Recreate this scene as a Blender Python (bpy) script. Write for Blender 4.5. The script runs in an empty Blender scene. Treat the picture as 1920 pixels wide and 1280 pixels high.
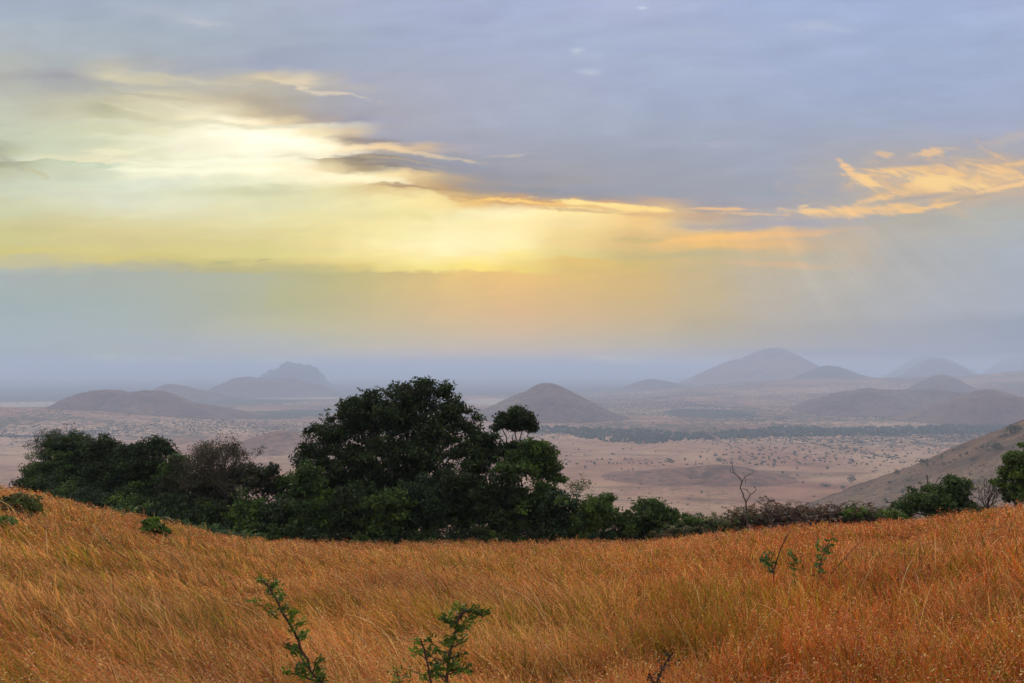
import bpy, math, random
import numpy as np
from math import radians as R

rng = np.random.default_rng(11)
random.seed(11)
sc = bpy.context.scene
COL = sc.collection

# ------------------------------------------------------------------ camera
F = 1493.0                      # focal length in photo pixels (1920 wide)
HORIZ = 694.0
PITCH = math.atan((HORIZ - 640.0) / F)
fw = np.array([0, math.cos(PITCH), math.sin(PITCH)])
upv = np.array([0, -math.sin(PITCH), math.cos(PITCH)])
cam_d = bpy.data.cameras.new('camera')
cam = bpy.data.objects.new('camera', cam_d)
COL.objects.link(cam)
cam.location = (0, 0, 0)
cam.rotation_euler = (math.pi / 2 + PITCH, 0, 0)
cam_d.sensor_width = 36.0
cam_d.lens = F / 1920 * 36
cam_d.clip_start = 0.05
cam_d.clip_end = 300000
sc.camera = cam


def ray(px, py):
    return fw + np.array([1, 0, 0]) * (px - 960) / F + upv * (640 - py) / F


def at(px, py, Y):
    d = ray(px, py)
    return d * (Y / d[1])


SIG = 1.35e-4; HZT = 322.0    # haze density and the height of its upper face above the eye


def uv(px, py):
    d = ray(px, py)
    return d[0] / d[1], d[2] / d[1]


# ------------------------------------------------------------------ noise
def _hash(ix, iy, seed):
    h = (ix.astype(np.int64) * 374761393 + iy.astype(np.int64) * 668265263 + seed * 1442695041) & 0xffffffff
    h = ((h ^ (h >> 13)) * 1274126177) & 0xffffffff
    return ((h ^ (h >> 16)) & 0xffff) / 65535.0


def vnoise(x, y, seed=0):
    x = np.asarray(x, float); y = np.asarray(y, float)
    ix = np.floor(x); iy = np.floor(y)
    fx = x - ix; fy = y - iy
    fx = fx * fx * (3 - 2 * fx); fy = fy * fy * (3 - 2 * fy)
    a = _hash(ix, iy, seed); b = _hash(ix + 1, iy, seed)
    c = _hash(ix, iy + 1, seed); d = _hash(ix + 1, iy + 1, seed)
    return (a * (1 - fx) + b * fx) * (1 - fy) + (c * (1 - fx) + d * fx) * fy


def fbm(x, y, seed=0, octv=4):
    s = 0; a = 0.5; t = 0
    for i in range(octv):
        s = s + a * vnoise(x, y, seed + i * 17); t += a
        x = x * 2.03 + 5.1; y = y * 2.03 + 1.7; a *= 0.5
    return s / t * 2 - 1


def sstep(a, b, x):
    t = np.clip((x - a) / (b - a), 0, 1)
    return t * t * (3 - 2 * t)


# ------------------------------------------------------------------ mesh building
def smooth_flag(me):
    me.polygons.foreach_set('use_smooth', np.ones(len(me.polygons), bool))


def mesh_np(name, V, faces, mat, parent=None, cols=None, smooth=False, loc=(0, 0, 0)):
    """faces: list of (n,k) int arrays. V in local coordinates."""
    me = bpy.data.meshes.new(name)
    V = np.asarray(V, np.float32)
    me.vertices.add(len(V)); me.vertices.foreach_set('co', V.ravel())
    fl = [f for f in faces if len(f)]
    nl = sum(f.size for f in fl); nf = sum(len(f) for f in fl)
    me.loops.add(nl); me.polygons.add(nf)
    me.loops.foreach_set('vertex_index', np.concatenate([f.ravel() for f in fl]).astype(np.int32))
    tot = np.concatenate([np.full(len(f), f.shape[1]) for f in fl])
    st = np.concatenate([[0], np.cumsum(tot)[:-1]])
    me.polygons.foreach_set('loop_start', st.astype(np.int32))
    me.update(calc_edges=True)
    if cols is not None:
        ca = me.color_attributes.new('tint', 'FLOAT_COLOR', 'POINT')
        c4 = np.ones((len(V), 4), np.float32); c4[:, :3] = cols
        ca.data.foreach_set('color', c4.ravel())
    if smooth:
        smooth_flag(me)
    me.materials.append(mat)
    o = bpy.data.objects.new(name, me)
    COL.objects.link(o)
    o.location = loc
    if parent is not None:
        o.parent = parent
    return o


def empty(name, loc):
    o = bpy.data.objects.new(name, None)
    COL.objects.link(o); o.location = loc
    return o


def tag(o, label=None, cat=None, group=None, kind=None):
    if label: o['label'] = label
    if cat: o['category'] = cat
    if group: o['group'] = group
    if kind: o['kind'] = kind
    return o


class MB:
    """collects numpy pieces into one mesh"""
    def __init__(s):
        s.V = []; s.Q = []; s.T = []; s.C = []; s.n = 0

    def add(s, V, Q=None, T=None, C=None):
        V = np.asarray(V, float).reshape(-1, 3)
        if Q is not None and len(Q): s.Q.append(np.asarray(Q) + s.n)
        if T is not None and len(T): s.T.append(np.asarray(T) + s.n)
        s.V.append(V); s.n += len(V)
        if C is None: C = (1, 1, 1)
        s.C.append(np.broadcast_to(np.asarray(C, float), (len(V), 3)))

    def build(s, name, mat, parent=None, origin=(0, 0, 0), smooth=False, loc=(0, 0, 0)):
        V = np.concatenate(s.V) - np.asarray(origin)
        F_ = []
        if s.Q: F_.append(np.concatenate(s.Q))
        if s.T: F_.append(np.concatenate(s.T))
        return mesh_np(name, V, F_, mat, parent, np.concatenate(s.C), smooth, loc)

    def tube(s, pts, rad, sides=6, C=None):
        pts = np.asarray(pts, float); n = len(pts)
        rad = np.broadcast_to(np.asarray(rad, float), (n,))
        tan = np.gradient(pts, axis=0)
        tan /= np.linalg.norm(tan, axis=1)[:, None] + 1e-9
        ref = np.array([0.31, 0.22, 0.92]) if abs(tan[0] @ np.array([0.31, .22, .92])) < .93 else np.array([1., 0, 0])
        a = np.cross(tan, ref); a /= np.linalg.norm(a, axis=1)[:, None] + 1e-9
        b = np.cross(tan, a)
        th = np.linspace(0, 2 * math.pi, sides, endpoint=False)
        V = pts[:, None, :] + rad[:, None, None] * (a[:, None, :] * np.cos(th)[None, :, None] + b[:, None, :] * np.sin(th)[None, :, None])
        i = np.arange(n - 1)[:, None] * sides; j = np.arange(sides)[None, :]; k = (j + 1) % sides
        Q = np.stack([i + j, i + k, i + sides + k, i + sides + j], -1).reshape(-1, 4)
        s.add(V.reshape(-1, 3), Q=Q, C=C)

    def leaves(s, P, L, W, C, upbias=0.3, dirs=None):
        """rhombic leaves centred on P"""
        n = len(P)
        u = rng.normal(size=(n, 3)) if dirs is None else dirs + rng.normal(size=(n, 3)) * 0.3
        u /= np.linalg.norm(u, axis=1)[:, None]
        nrm = rng.normal(size=(n, 3)); nrm[:, 2] = np.abs(nrm[:, 2]) + upbias
        w = np.cross(u, nrm); w /= np.linalg.norm(w, axis=1)[:, None] + 1e-9
        L = np.broadcast_to(L, (n,))[:, None]; W = np.broadcast_to(W, (n,))[:, None]
        V = np.stack([P - u * L / 2, P + w * W / 2 - u * L * .05, P + u * L / 2, P - w * W / 2 - u * L * .05], 1).reshape(-1, 3)
        Q = np.arange(4 * n).reshape(n, 4)
        C = np.repeat(np.broadcast_to(C, (n, 3)), 4, axis=0)
        s.add(V, Q=Q, C=C)


# ------------------------------------------------------------------ node helpers
class NT:
    def __init__(s, tree):
        s.t = tree; s.n = tree.nodes; s.l = tree.links; s.n.clear()

    def new(s, typ, **kw):
        nd = s.n.new(typ)
        for k, v in kw.items(): setattr(nd, k, v)
        return nd

    def put(s, sock, v):
        if isinstance(v, bpy.types.NodeSocket): s.l.new(v, sock)
        elif v is not None:
            if sock.type == 'RGBA' and not isinstance(v, (int, float)) and len(v) == 3: v = (*v, 1)
            sock.default_value = v

    def math(s, op, a, b=None, c=None, clamp=False):
        nd = s.new('ShaderNodeMath', operation=op, use_clamp=clamp)
        s.put(nd.inputs[0], a)
        if b is not None: s.put(nd.inputs[1], b)
        if c is not None: s.put(nd.inputs[2], c)
        return nd.outputs[0]

    def vmath(s, op, a, b=None, scale=None):
        nd = s.new('ShaderNodeVectorMath', operation=op)
        s.put(nd.inputs[0], a)
        if b is not None: s.put(nd.inputs[1], b)
        if scale is not None: s.put(nd.inputs['Scale'], scale)
        return nd.outputs['Value' if op in ('LENGTH', 'DOT_PRODUCT', 'DISTANCE') else 'Vector']

    def comb(s, x, y, z=0.0):
        nd = s.new('ShaderNodeCombineXYZ')
        for i, v in enumerate((x, y, z)): s.put(nd.inputs[i], v)
        return nd.outputs[0]

    def mix(s, f, a, b, blend='MIX'):
        nd = s.new('ShaderNodeMix', data_type='RGBA', blend_type=blend)
        s.put(nd.inputs[0], f); s.put(nd.inputs[6], a); s.put(nd.inputs[7], b)
        return nd.outputs[2]

    def noise(s, vec, scale, detail=4, rough=.55, dist=0.0):
        nd = s.new('ShaderNodeTexNoise')
        s.put(nd.inputs['Vector'], vec); nd.inputs['Scale'].default_value = scale
        nd.inputs['Detail'].default_value = detail; nd.inputs['Roughness'].default_value = rough
        nd.inputs['Distortion'].default_value = dist
        return nd

    def mapr(s, v, a, b, c=0.0, d=1.0, smooth=True):
        nd = s.new('ShaderNodeMapRange', interpolation_type='SMOOTHSTEP' if smooth else 'LINEAR')
        s.put(nd.inputs[0], v)
        for i, x in enumerate((a, b, c, d)): s.put(nd.inputs[1 + i], x)
        return nd.outputs[0]

    def scale(s, v, k):
        nd = s.new('ShaderNodeVectorMath', operation='MULTIPLY')
        s.put(nd.inputs[0], v); nd.inputs[1].default_value = k
        return nd.outputs[0]

    def mapping(s, v, loc=(0, 0, 0), rot=(0, 0, 0), scl=(1, 1, 1), typ='TEXTURE'):
        nd = s.new('ShaderNodeMapping', vector_type=typ)
        s.put(nd.inputs[0], v)
        nd.inputs['Location'].default_value = loc; nd.inputs['Rotation'].default_value = rot
        nd.inputs['Scale'].default_value = scl
        return nd.outputs[0]


def srgb(r, g, b):
    def f(c):
        c = c / 255
        return c / 12.92 if c <= .04045 else ((c + .055) / 1.055) ** 2.4
    return (f(r), f(g), f(b))


def new_mat(name):
    m = bpy.data.materials.new(name); m.use_nodes = True
    return m, NT(m.node_tree)


def foliage_mat(name, trans=0.35, rough=.55, spec=.25, var=.35, scale=1.5):
    """leaf colour comes from the per-leaf tint, broken up by noise"""
    m, n = new_mat(name)
    at_ = n.new('ShaderNodeAttribute', attribute_name='tint')
    geo = n.new('ShaderNodeNewGeometry')
    nz = n.noise(geo.outputs['Position'], scale, 3)
    fac = n.mapr(nz.outputs[0], .3, .7, 1 - var, 1 + var)
    col = n.vmath('MULTIPLY', at_.outputs['Color'], n.comb(fac, fac, fac))
    p = n.new('ShaderNodeBsdfPrincipled')
    n.put(p.inputs['Base Color'], col); p.inputs['Roughness'].default_value = rough
    p.inputs['Specular IOR Level'].default_value = spec
    t = n.new('ShaderNodeBsdfTranslucent'); n.put(t.inputs['Color'], n.scale(col, (1.25, 1.25, .8)))
    mx = n.new('ShaderNodeMixShader'); mx.inputs[0].default_value = trans
    n.l.new(p.outputs[0], mx.inputs[1]); n.l.new(t.outputs[0], mx.inputs[2])
    out = n.new('ShaderNodeOutputMaterial'); n.l.new(mx.outputs[0], out.inputs['Surface'])
    return m


def bark_mat(name, c1, c2):
    m, n = new_mat(name)
    geo = n.new('ShaderNodeNewGeometry')
    nz = n.noise(n.scale(geo.outputs['Position'], (9, 9, 2.2)), 1.0, 6, .65)
    col = n.mix(n.mapr(nz.outputs[0], .3, .7), c1, c2)
    p = n.new('ShaderNodeBsdfPrincipled'); n.put(p.inputs['Base Color'], col)
    p.inputs['Roughness'].default_value = .9; p.inputs['Specular IOR Level'].default_value = .1
    b = n.new('ShaderNodeBump'); b.inputs['Strength'].default_value = .5; b.inputs['Distance'].default_value = .03
    n.l.new(nz.outputs[0], b.inputs['Height']); n.l.new(b.outputs[0], p.inputs['Normal'])
    out = n.new('ShaderNodeOutputMaterial'); n.l.new(p.outputs[0], out.inputs['Surface'])
    return m


M_leaf = foliage_mat('leaf_foliage', .3)
M_grass = foliage_mat('dry_grass_blades', .5, .5, .3, .2, .35)
M_farleaf = foliage_mat('far_foliage', .05, .9, .0, .3, .02)
M_bark = bark_mat('bark', (.045, .035, .028), (.10, .08, .065))
M_dead = bark_mat('dead_wood', (.040, .032, .024), (.095, .078, .060))
M_red = bark_mat('thorny_stem', (.035, .018, .014), (.10, .05, .035))

# ------------------------------------------------------------------ terrain height
PLAIN = -250.0
GT = 14.0  # pixels of grass at the crest
crest_px = np.array([-1500, -500, 0, 60, 150, 280, 400, 480, 600, 700, 1000, 1200, 1300, 1400, 1500, 1600, 1700, 1800, 1920, 2400, 3500])
crest_py = np.array([820, 862, 906, 917, 941, 969, 992, 1008, 1014, 1016, 1017, 1012, 1001, 993, 986, 978, 972, 962, 947, 905, 850])
crest_t = []
for a, b in zip(crest_px, crest_py):
    u_, v_ = uv(a, b + GT); crest_t.append(v_ / math.hypot(u_, 1))
crest_az = np.arctan((crest_px - 960) / F)
crest_az = np.concatenate([[-math.pi, -2.0], crest_az, [2.0, math.pi]])
crest_t = np.concatenate([[.02, .0], crest_t, [.0, .02]])
RC = 47.0


def plain_h(x, y):
    r = np.hypot(x, y)
    az = np.arctan2(x, y)
    z = PLAIN + 2.5 * fbm(x / 700, y / 700, 3) + 8 * fbm(x / 3800, y / 3800, 9, 3) * sstep(2500, 6000, r)
    # savanna swelling up toward the right, dropping again beyond
    xp = 960 + F * np.tan(np.clip(az, -1.2, 1.2))
    k = sstep(1040, 1500, xp) * sstep(4300, 8300, y) * (1 - sstep(8600, 10500, y))
    top = np.interp(xp, [1040, 1300, 1440, 1800, 1920, 2300, 4000], [722, 715, 711, 705, 694, 672, 640])
    hz = -(top - HORIZ) / F * 8300
    z = z + k * np.maximum(hz - PLAIN, 0) * (y > 0)
    # low rise on the left below the twin hill
    k2 = (1 - sstep(60, 520, xp)) * sstep(2600, 4000, y) * (1 - sstep(4050, 4700, y))
    z = z + k2 * (-(763 - HORIZ) / F * 4000 - PLAIN) * (y > 0)
    return z


def ground_h(x, y):
    x = np.asarray(x, float); y = np.asarray(y, float)
    r = np.hypot(x, y); az = np.arctan2(x, y)
    t = np.interp(az, crest_az, crest_t)
    zc = t * RC
    s = np.clip(r / RC, 0, 1)
    near = -1.62 * (1 - s) ** 1.15 + zc * s
    near = near + (.16 * fbm(x / 5, y / 5, 21) + .03 * fbm(x / .9, y / .9, 31, 2)) * sstep(0, 3, r)
    d = np.maximum(r - RC, 0)
    zA = zc + np.minimum(t * 1.3, t - .06) * d
    pl = plain_h(x, y)
    zB = pl + (zc - pl) * np.exp(-d / 400.0 - (d / 900) ** 2)
    w = sstep(8, 130, d)
    far = (1 - w) * zA + w * zB
    far = far + 3.0 * fbm(x / 90, y / 90, 41) * sstep(60, 300, r) * (1 - sstep(1200, 1600, r))
    return np.where(r < RC, near, far)


def gh(x, y):
    return float(ground_h(np.array([x]), np.array([y]))[0])


def hit(px, py, hf=None):
    """first point of the ground seen in the direction of a photo pixel"""
    d = ray(px, py); d = d / np.linalg.norm(d)
    ts = np.geomspace(60, 30000, 3000)
    P = d[None] * ts[:, None]
    g = (hf or ground_h)(P[:, 0], P[:, 1])
    i = np.argmax(P[:, 2] < g)
    return P[i]


# ------------------------------------------------------------------ ground material
def ground_material(name, hill=False, tone=(1, 1, 1)):
    m, n = new_mat(name)
    geo = n.new('ShaderNodeNewGeometry'); P = geo.outputs['Position']
    dist = n.vmath('LENGTH', P)
    big = n.noise(P, 1 / 900, 5, .6)
    mid = n.noise(P, 1 / 130, 6, .62)
    fine = n.noise(P, 1 / 22, 5, .7)
    str_ = n.noise(n.scale(P, (1, 2.4, 1)), 1 / 420, 4, .6, .6)
    c = n.mix(n.mapr(mid.outputs[0], .35, .68), srgb(176, 132, 104), srgb(146, 104, 84))
    c = n.mix(n.mapr(big.outputs[0], .42, .62), c, srgb(196, 160, 128))
    c = n.mix(n.math('MULTIPLY', n.mapr(fine.outputs[0], .5, .72), .5), c, srgb(112, 84, 66))
    c = n.mix(n.math('MULTIPLY', n.mapr(str_.outputs[0], .56, .66), .55), c, srgb(104, 82, 62))
    if not hill:
        # bushland: dots of shrubs whose density follows a broad mask, from 2.4 km outward
        vor = n.new('ShaderNodeTexVoronoi'); n.put(vor.inputs['Vector'], n.scale(P, (1, .55, 0))); vor.inputs['Scale'].default_value = 1 / 24
        dens = n.noise(P, 1 / 650, 4, .6)
        dsel = n.mapr(dist, 2500, 3300)
        thr = n.math('MULTIPLY', n.mapr(dens.outputs[0], .3, .62, .22, .66), dsel)
        dots = n.mapr(n.math('SUBTRACT', thr, vor.outputs['Distance']), -.05, .05)
        c = n.mix(n.math('MULTIPLY', dots, .9), c, srgb(70, 72, 52))
        # bands of woodland, far out
        wd = n.noise(n.scale(P, (1, 2.0, 1)), 1 / 2600, 5, .6, .4)
        sx_ = n.new('ShaderNodeSeparateXYZ'); n.l.new(P, sx_.inputs[0])
        west = n.mapr(n.math('SUBTRACT', sx_.outputs[0], n.math('MULTIPLY', sx_.outputs[1], .12)), 500, -700)
        wmask = n.math('MULTIPLY', n.math('MULTIPLY', n.mapr(wd.outputs[0], .42, .50), n.mapr(dist, 6200, 7600)), west)
        beyond = n.mapr(dist, 9300, 10300)
        wmask = n.math('MAXIMUM', wmask, beyond)
        c = n.mix(n.math('MULTIPLY', wmask, .9), c, srgb(58, 66, 52))
        # dry stream lines and tussocks
        rd = n.noise(n.scale(P, (1, 1.3, 1)), 1 / 520, 5, .55, 1.2)
        line = n.mapr(n.math('ABSOLUTE', n.math('SUBTRACT', rd.outputs[0], .5)), .012, .002)
        c = n.mix(n.math('MULTIPLY', line, .55), c, srgb(96, 78, 62))
        v2 = n.new('ShaderNodeTexVoronoi'); n.put(v2.inputs['Vector'], n.scale(P, (1, .7, 0))); v2.inputs['Scale'].default_value = 1 / 13
        d2 = n.noise(P, 1 / 260, 4, .65)
        t2 = n.mapr(d2.outputs[0], .40, .66, .0, .42)
        c = n.mix(n.math('MULTIPLY', n.mapr(n.math('SUBTRACT', t2, v2.outputs['Distance']), -.06, .06), .6), c, srgb(104, 92, 68))
        # particular woods and bare pans
        warp = n.noise(P, 1 / 420, 5, .65)
        PW = n.vmath('ADD', P, n.vmath('MULTIPLY', n.vmath('SUBTRACT', warp.outputs['Color'], (.5, .5, .5)), (520, 700, 0)))
        for (px, py, wpx, dy, dark) in PATCHES:
            p0 = at(px, py, 1.0); y0 = PLAIN / p0[2]
            X0, Y0 = p0[0] * y0, y0
            sx = wpx / F * y0; sy = dy / 2 / (py - HORIZ) * y0
            q = n.mapping(n.scale(PW, (1, 1, 0)), (X0, Y0, 0), (0, 0, 0), (sx, sy, 1))
            k = n.mapr(n.vmath('LENGTH', q), 1.12, .85)
            if dark == 1:
                c = n.mix(n.math('MULTIPLY', k, .92), c, srgb(56, 66, 50))
            else:
                c = n.mix(n.math('MULTIPLY', k, .95), c, srgb(182, 166, 148))
        # dark soil and litter under the tall grass
        near = n.mapr(dist, 70, 300)
        nsoil = n.noise(P, 3.0, 6, .7)
        soil = n.mix(n.mapr(nsoil.outputs[0], .35, .65), srgb(84, 48, 26), srgb(126, 76, 40))
        c = n.mix(near, soil, c)
    else:
        gul = n.noise(n.scale(P, (1, 1, .25)), 1 / 45, 5, .7)
        c = n.mix(n.math('MULTIPLY', n.mapr(gul.outputs[0], .46, .7), .75), c, srgb(74, 70, 56))
        vh = n.new('ShaderNodeTexVoronoi'); n.put(vh.inputs['Vector'], P); vh.inputs['Scale'].default_value = 1 / 26
        hd = n.noise(P, 1 / 210, 4, .6)
        tq = n.mapr(hd.outputs[0], .35, .65, .05, .5)
        c = n.mix(n.math('MULTIPLY', n.mapr(n.math('SUBTRACT', tq, vh.outputs['Distance']), -.12, .12), .38), c, srgb(52, 56, 42))
        tu = n.noise(P, 1 / 4.0, 4, .7)
        c = n.mix(n.math('MULTIPLY', n.mapr(tu.outputs[0], .48, .62), .55), c, srgb(96, 90, 68))
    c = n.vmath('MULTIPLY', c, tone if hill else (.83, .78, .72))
    p = n.new('ShaderNodeBsdfPrincipled'); n.put(p.inputs['Base Color'], c)
    p.inputs['Roughness'].default_value = .95; p.inputs['Specular IOR Level'].default_value = .05
    b = n.new('ShaderNodeBump'); b.inputs['Strength'].default_value = .6; b.inputs['Distance'].default_value = 6.0
    n.l.new(fine.outputs[0], b.inputs['Height']); n.l.new(b.outputs[0], p.inputs['Normal'])
    out = n.new('ShaderNodeOutputMaterial'); n.l.new(p.outputs[0], out.inputs['Surface'])
    return m


# (px, py, half width px, height px, 1 dark / 2 pale)
PATCHES = [(545, 774, 85, 20, 1), (470, 751, 110, 14, 1), (800, 751, 160, 10, 1),
           (560, 745, 90, 6, 2), (30, 757, 120, 13, 2), (940, 752, 70, 12, 2), (160, 728, 420, 34, 1), (700, 722, 160, 26, 1),
           (1120, 728, 110, 10, 1), (1330, 775, 80, 16, 1), (980, 712, 260, 6, 1)]
M_ground = ground_material('savanna_ground')
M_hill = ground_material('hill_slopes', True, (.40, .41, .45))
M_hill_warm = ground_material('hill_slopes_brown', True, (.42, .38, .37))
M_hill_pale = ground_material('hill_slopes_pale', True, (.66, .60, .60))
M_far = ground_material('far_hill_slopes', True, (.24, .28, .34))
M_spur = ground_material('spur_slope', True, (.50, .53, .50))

# ------------------------------------------------------------------ ground sheet
ang = np.concatenate([np.arange(-180, -46, 4.0), np.arange(-46, 46.01, 0.13), np.arange(49, 179, 4.0)])
ang = np.radians(ang); na = len(ang)
rad = np.concatenate([np.geomspace(.5, 60, 130), np.geomspace(62, 2000, 110), np.geomspace(2030, 12000, 150), np.geomspace(12300, 60000, 30)])
nr = len(rad)
RR, AA = np.meshgrid(rad, ang, indexing='ij')
X = RR * np.sin(AA); Y = RR * np.cos(AA); Z = ground_h(X, Y)
V = np.concatenate([[[0, 0, gh(0, 0.01)]], np.stack([X, Y, Z], -1).reshape(-1, 3)])
i = np.arange(nr - 1)[:, None]; j = np.arange(na)[None, :]; jn = (j + 1) % na
Q = np.stack([1 + i * na + j, 1 + (i + 1) * na + j, 1 + (i + 1) * na + jn, 1 + i * na + jn], -1).reshape(-1, 4)
j = np.arange(na); T = np.stack([np.zeros(na, int), 1 + j, 1 + (j + 1) % na], -1)
g = mesh_np('ground', V, [Q, T], M_ground, smooth=True)
tag(g, 'grassy hillside falling away to a wide dry savanna plain', 'ground', kind='structure')


# ------------------------------------------------------------------ hills
def hill(label, D, cones=(), trace=None, depth=None, sink=6, name='hill', mat=None, rough=1.0, base=None, cone=.45):
    """cones: (px peak, py peak, half width left, half width right) seen at distance D;
       trace: crest line [(px,py)...] giving the height along a ridge of given depth"""
    xs = []
    for (px, py, wl, wr) in cones: xs += [(px - wl * 1.05 - 960) / F * D, (px + wr * 1.05 - 960) / F * D]
    if trace: xs += [(trace[0][0] - 960) / F * D, (trace[-1][0] - 960) / F * D]
    x0, x1 = min(xs), max(xs)
    hw = depth or (x1 - x0) / 2
    nx, ny = 200, 110
    gx, gy = np.meshgrid(np.linspace(x0, x1, nx), np.linspace(D - hw, D + hw, ny), indexing='ij')
    b = plain_h(gx, gy) if base is None else np.full_like(gx, base)
    z = np.zeros_like(gx)
    for (px, py, wl, wr) in cones:
        p = at(px, py, D)
        bb = float(plain_h(np.array([p[0]]), np.array([D]))[0]) if base is None else base
        w = np.where(gx < p[0], wl, wr) / F * D
        ww = (wl + wr) / 2 / F * D
        s = np.hypot((gx - p[0]) / w, (gy - D) / ww)
        a = np.arctan2(gy - D, gx - p[0])
        s = s * (1 + .07 * fbm(np.cos(a) * 3 + px, np.sin(a) * 3, 5))
        sc_ = np.clip(s, 0, 1)
        s2 = np.clip((np.sqrt(sc_ ** 2 + .02) - .1414) / .8686, 0, 1)
        h = (cone * (1 - s2) ** 1.22 + (1 - cone) * (.5 + .5 * np.cos(np.pi * sc_)) ** .95) * (p[2] - bb)
        z = np.maximum(z, h) + .12 * np.minimum(z, h)
    if trace:
        tx = np.array([(q[0] - 960) / F * D for q in trace]); tz = np.array([at(q[0], q[1], D)[2] for q in trace])
        hc = np.interp(gx, tx, tz) - (PLAIN if base is None else base)
        hc = np.maximum(hc, 0)
        s = np.abs(gy - D - 0.15 * hw * fbm(gx / hw * 1.5, gx * 0, 8)) / (hw * .95)
        h = hc * (.5 + .5 * np.cos(np.pi * np.clip(s, 0, 1))) ** .8
        z = np.maximum(z, (PLAIN if base is None else base) + h - b)
    hm = z.max()
    amp = hm * .085 * rough
    lam = (x1 - x0) / 14
    n_ = fbm(gx / lam, gy / lam, 77, 5)
    rid = 1 - np.abs(fbm(gx / lam * 2.6, gy / lam * 2.6, 31, 4)) * 2.4
    z = z + amp * (n_ + .35 * rid - .2 + (.5 * fbm(gx / lam * 7, gy / lam * 7, 19, 3) if rough > 1.2 else 0)) * np.clip(z / hm * 3, 0, 1)
    Z = b + z
    e = np.zeros_like(z); e[0] = e[-1] = 1; e[:, 0] = e[:, -1] = 1
    Z = np.where(z < hm * .012, b - sink, Z); Z = np.where(e > 0, b - sink * 3, Z)
    cx, cy = (x0 + x1) / 2, D
    V = np.stack([gx - cx, gy - cy, Z - PLAIN], -1).reshape(-1, 3)
    i = np.arange(nx - 1)[:, None]; j = np.arange(ny - 1)[None, :]
    Q = np.stack([i * ny + j, (i + 1) * ny + j, (i + 1) * ny + j + 1, i * ny + j + 1], -1).reshape(-1, 4)
    o = mesh_np(name, V, [Q], mat or M_hill, smooth=True, loc=(cx, cy, PLAIN))
    tag(o, label, 'hill', kind='structure')
    return o


hill('broad hill with two rounded tops on the left of the plain', 4200,
     trace=[(40, 778), (100, 768), (125, 756), (150, 741), (180, 731), (205, 728), (222, 730), (238, 737), (252, 734), (275, 731), (300, 731), (325, 739), (350, 750), (380, 758), (430, 768), (480, 784)], depth=520, rough=.6)
hill('small hazy hill behind the twin topped hill', 7000, trace=[(285, 746), (300, 727), (312, 720), (332, 719), (350, 723), (372, 729), (400, 735), (440, 745)], depth=420, rough=.8)
hill('low hazy ridge in front of the rock outcrop', 8400,
     trace=[(385, 738), (410, 730), (425, 717), (445, 707), (470, 705), (495, 709), (530, 708), (555, 707), (580, 716), (600, 722), (630, 736)], depth=700, rough=1.0)
hill('steep sided rock outcrop fading into the haze', 11500,
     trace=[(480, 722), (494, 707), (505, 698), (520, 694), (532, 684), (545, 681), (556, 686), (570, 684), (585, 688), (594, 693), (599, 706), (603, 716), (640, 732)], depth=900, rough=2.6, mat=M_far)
hill('smooth volcanic cone standing alone on the plain', 4240, cones=[(1028, 717, 158, 150)], rough=.6, cone=.95)
hill('low hazy mound behind the lone cone', 9000, cones=[(1218, 710, 85, 85)], rough=.5)
hill('large pale blue hill on the horizon', 10500, trace=[(1285, 716), (1312, 702), (1335, 692), (1358, 679), (1378, 674), (1396, 669), (1415, 660), (1432, 654), (1450, 652), (1470, 656), (1490, 665), (1512, 675), (1532, 687), (1548, 700), (1575, 716)], depth=1300, rough=.5, mat=M_hill_pale)
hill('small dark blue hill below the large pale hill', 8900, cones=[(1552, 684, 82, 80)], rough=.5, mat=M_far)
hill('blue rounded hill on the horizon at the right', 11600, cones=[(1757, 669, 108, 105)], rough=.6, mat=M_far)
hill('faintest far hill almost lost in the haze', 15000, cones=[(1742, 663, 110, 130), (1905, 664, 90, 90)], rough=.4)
hill('brown hill peeping over the long ridge', 6300, cones=[(1764, 701, 85, 85)], rough=.5, base=-185, mat=M_hill_warm)
hill('long brown ridge on the right of the plain', 4750,
     trace=[(1440, 785), (1490, 772), (1540, 748), (1570, 738), (1605, 733), (1635, 727), (1660, 730), (1700, 729), (1745, 730), (1790, 735), (1850, 750), (1900, 775)], depth=560, rough=1.1)
hill('brown conical hill beside the right edge', 3950, cones=[(1855, 729, 175, 175)], rough=.6, mat=M_hill_warm, cone=.75)
hill('low reddish hill behind the tall tree', 2550, cones=[(530, 806, 130, 120)], rough=.3, mat=M_hill_pale)

# crater mound
D = 1890.
nx, ny = 160, 120
cx = at(1308, 870, D)[0]
gx, gy = np.meshgrid(np.linspace(-260, 260, nx), np.linspace(-230, 200, ny), indexing='ij')
b = plain_h(gx + cx, gy + D)


def bump(x0, y0, rx, ry, h):
    s = np.hypot((gx - x0) / rx, (gy - y0) / ry)
    return h * (.5 + .5 * np.cos(np.pi * np.clip(s, 0, 1)))


z = bump(-60, 0, 190, 160, 20) * .9
z = np.maximum(z, bump(60, -10, 180, 170, 27)) + .25 * np.minimum(z, bump(60, -10, 180, 170, 27))
z = z - bump(-2, -40, 66, 80, 22)
z = np.maximum(z, 0) + .8 * fbm(gx / 30, gy / 30, 4)
Z = np.where(z < .6, b - 3, b + z)
V = np.stack([gx, gy, Z - PLAIN], -1).reshape(-1, 3)
i = np.arange(nx - 1)[:, None]; j = np.arange(ny - 1)[None, :]
Q = np.stack([i * ny + j, (i + 1) * ny + j, (i + 1) * ny + j + 1, i * ny + j + 1], -1).reshape(-1, 4)
tag(mesh_np('hill', V, [Q], M_hill_pale, smooth=True, loc=(cx, D, PLAIN)), 'small breached crater mound on the near plain', 'hill', kind='structure')

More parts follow.
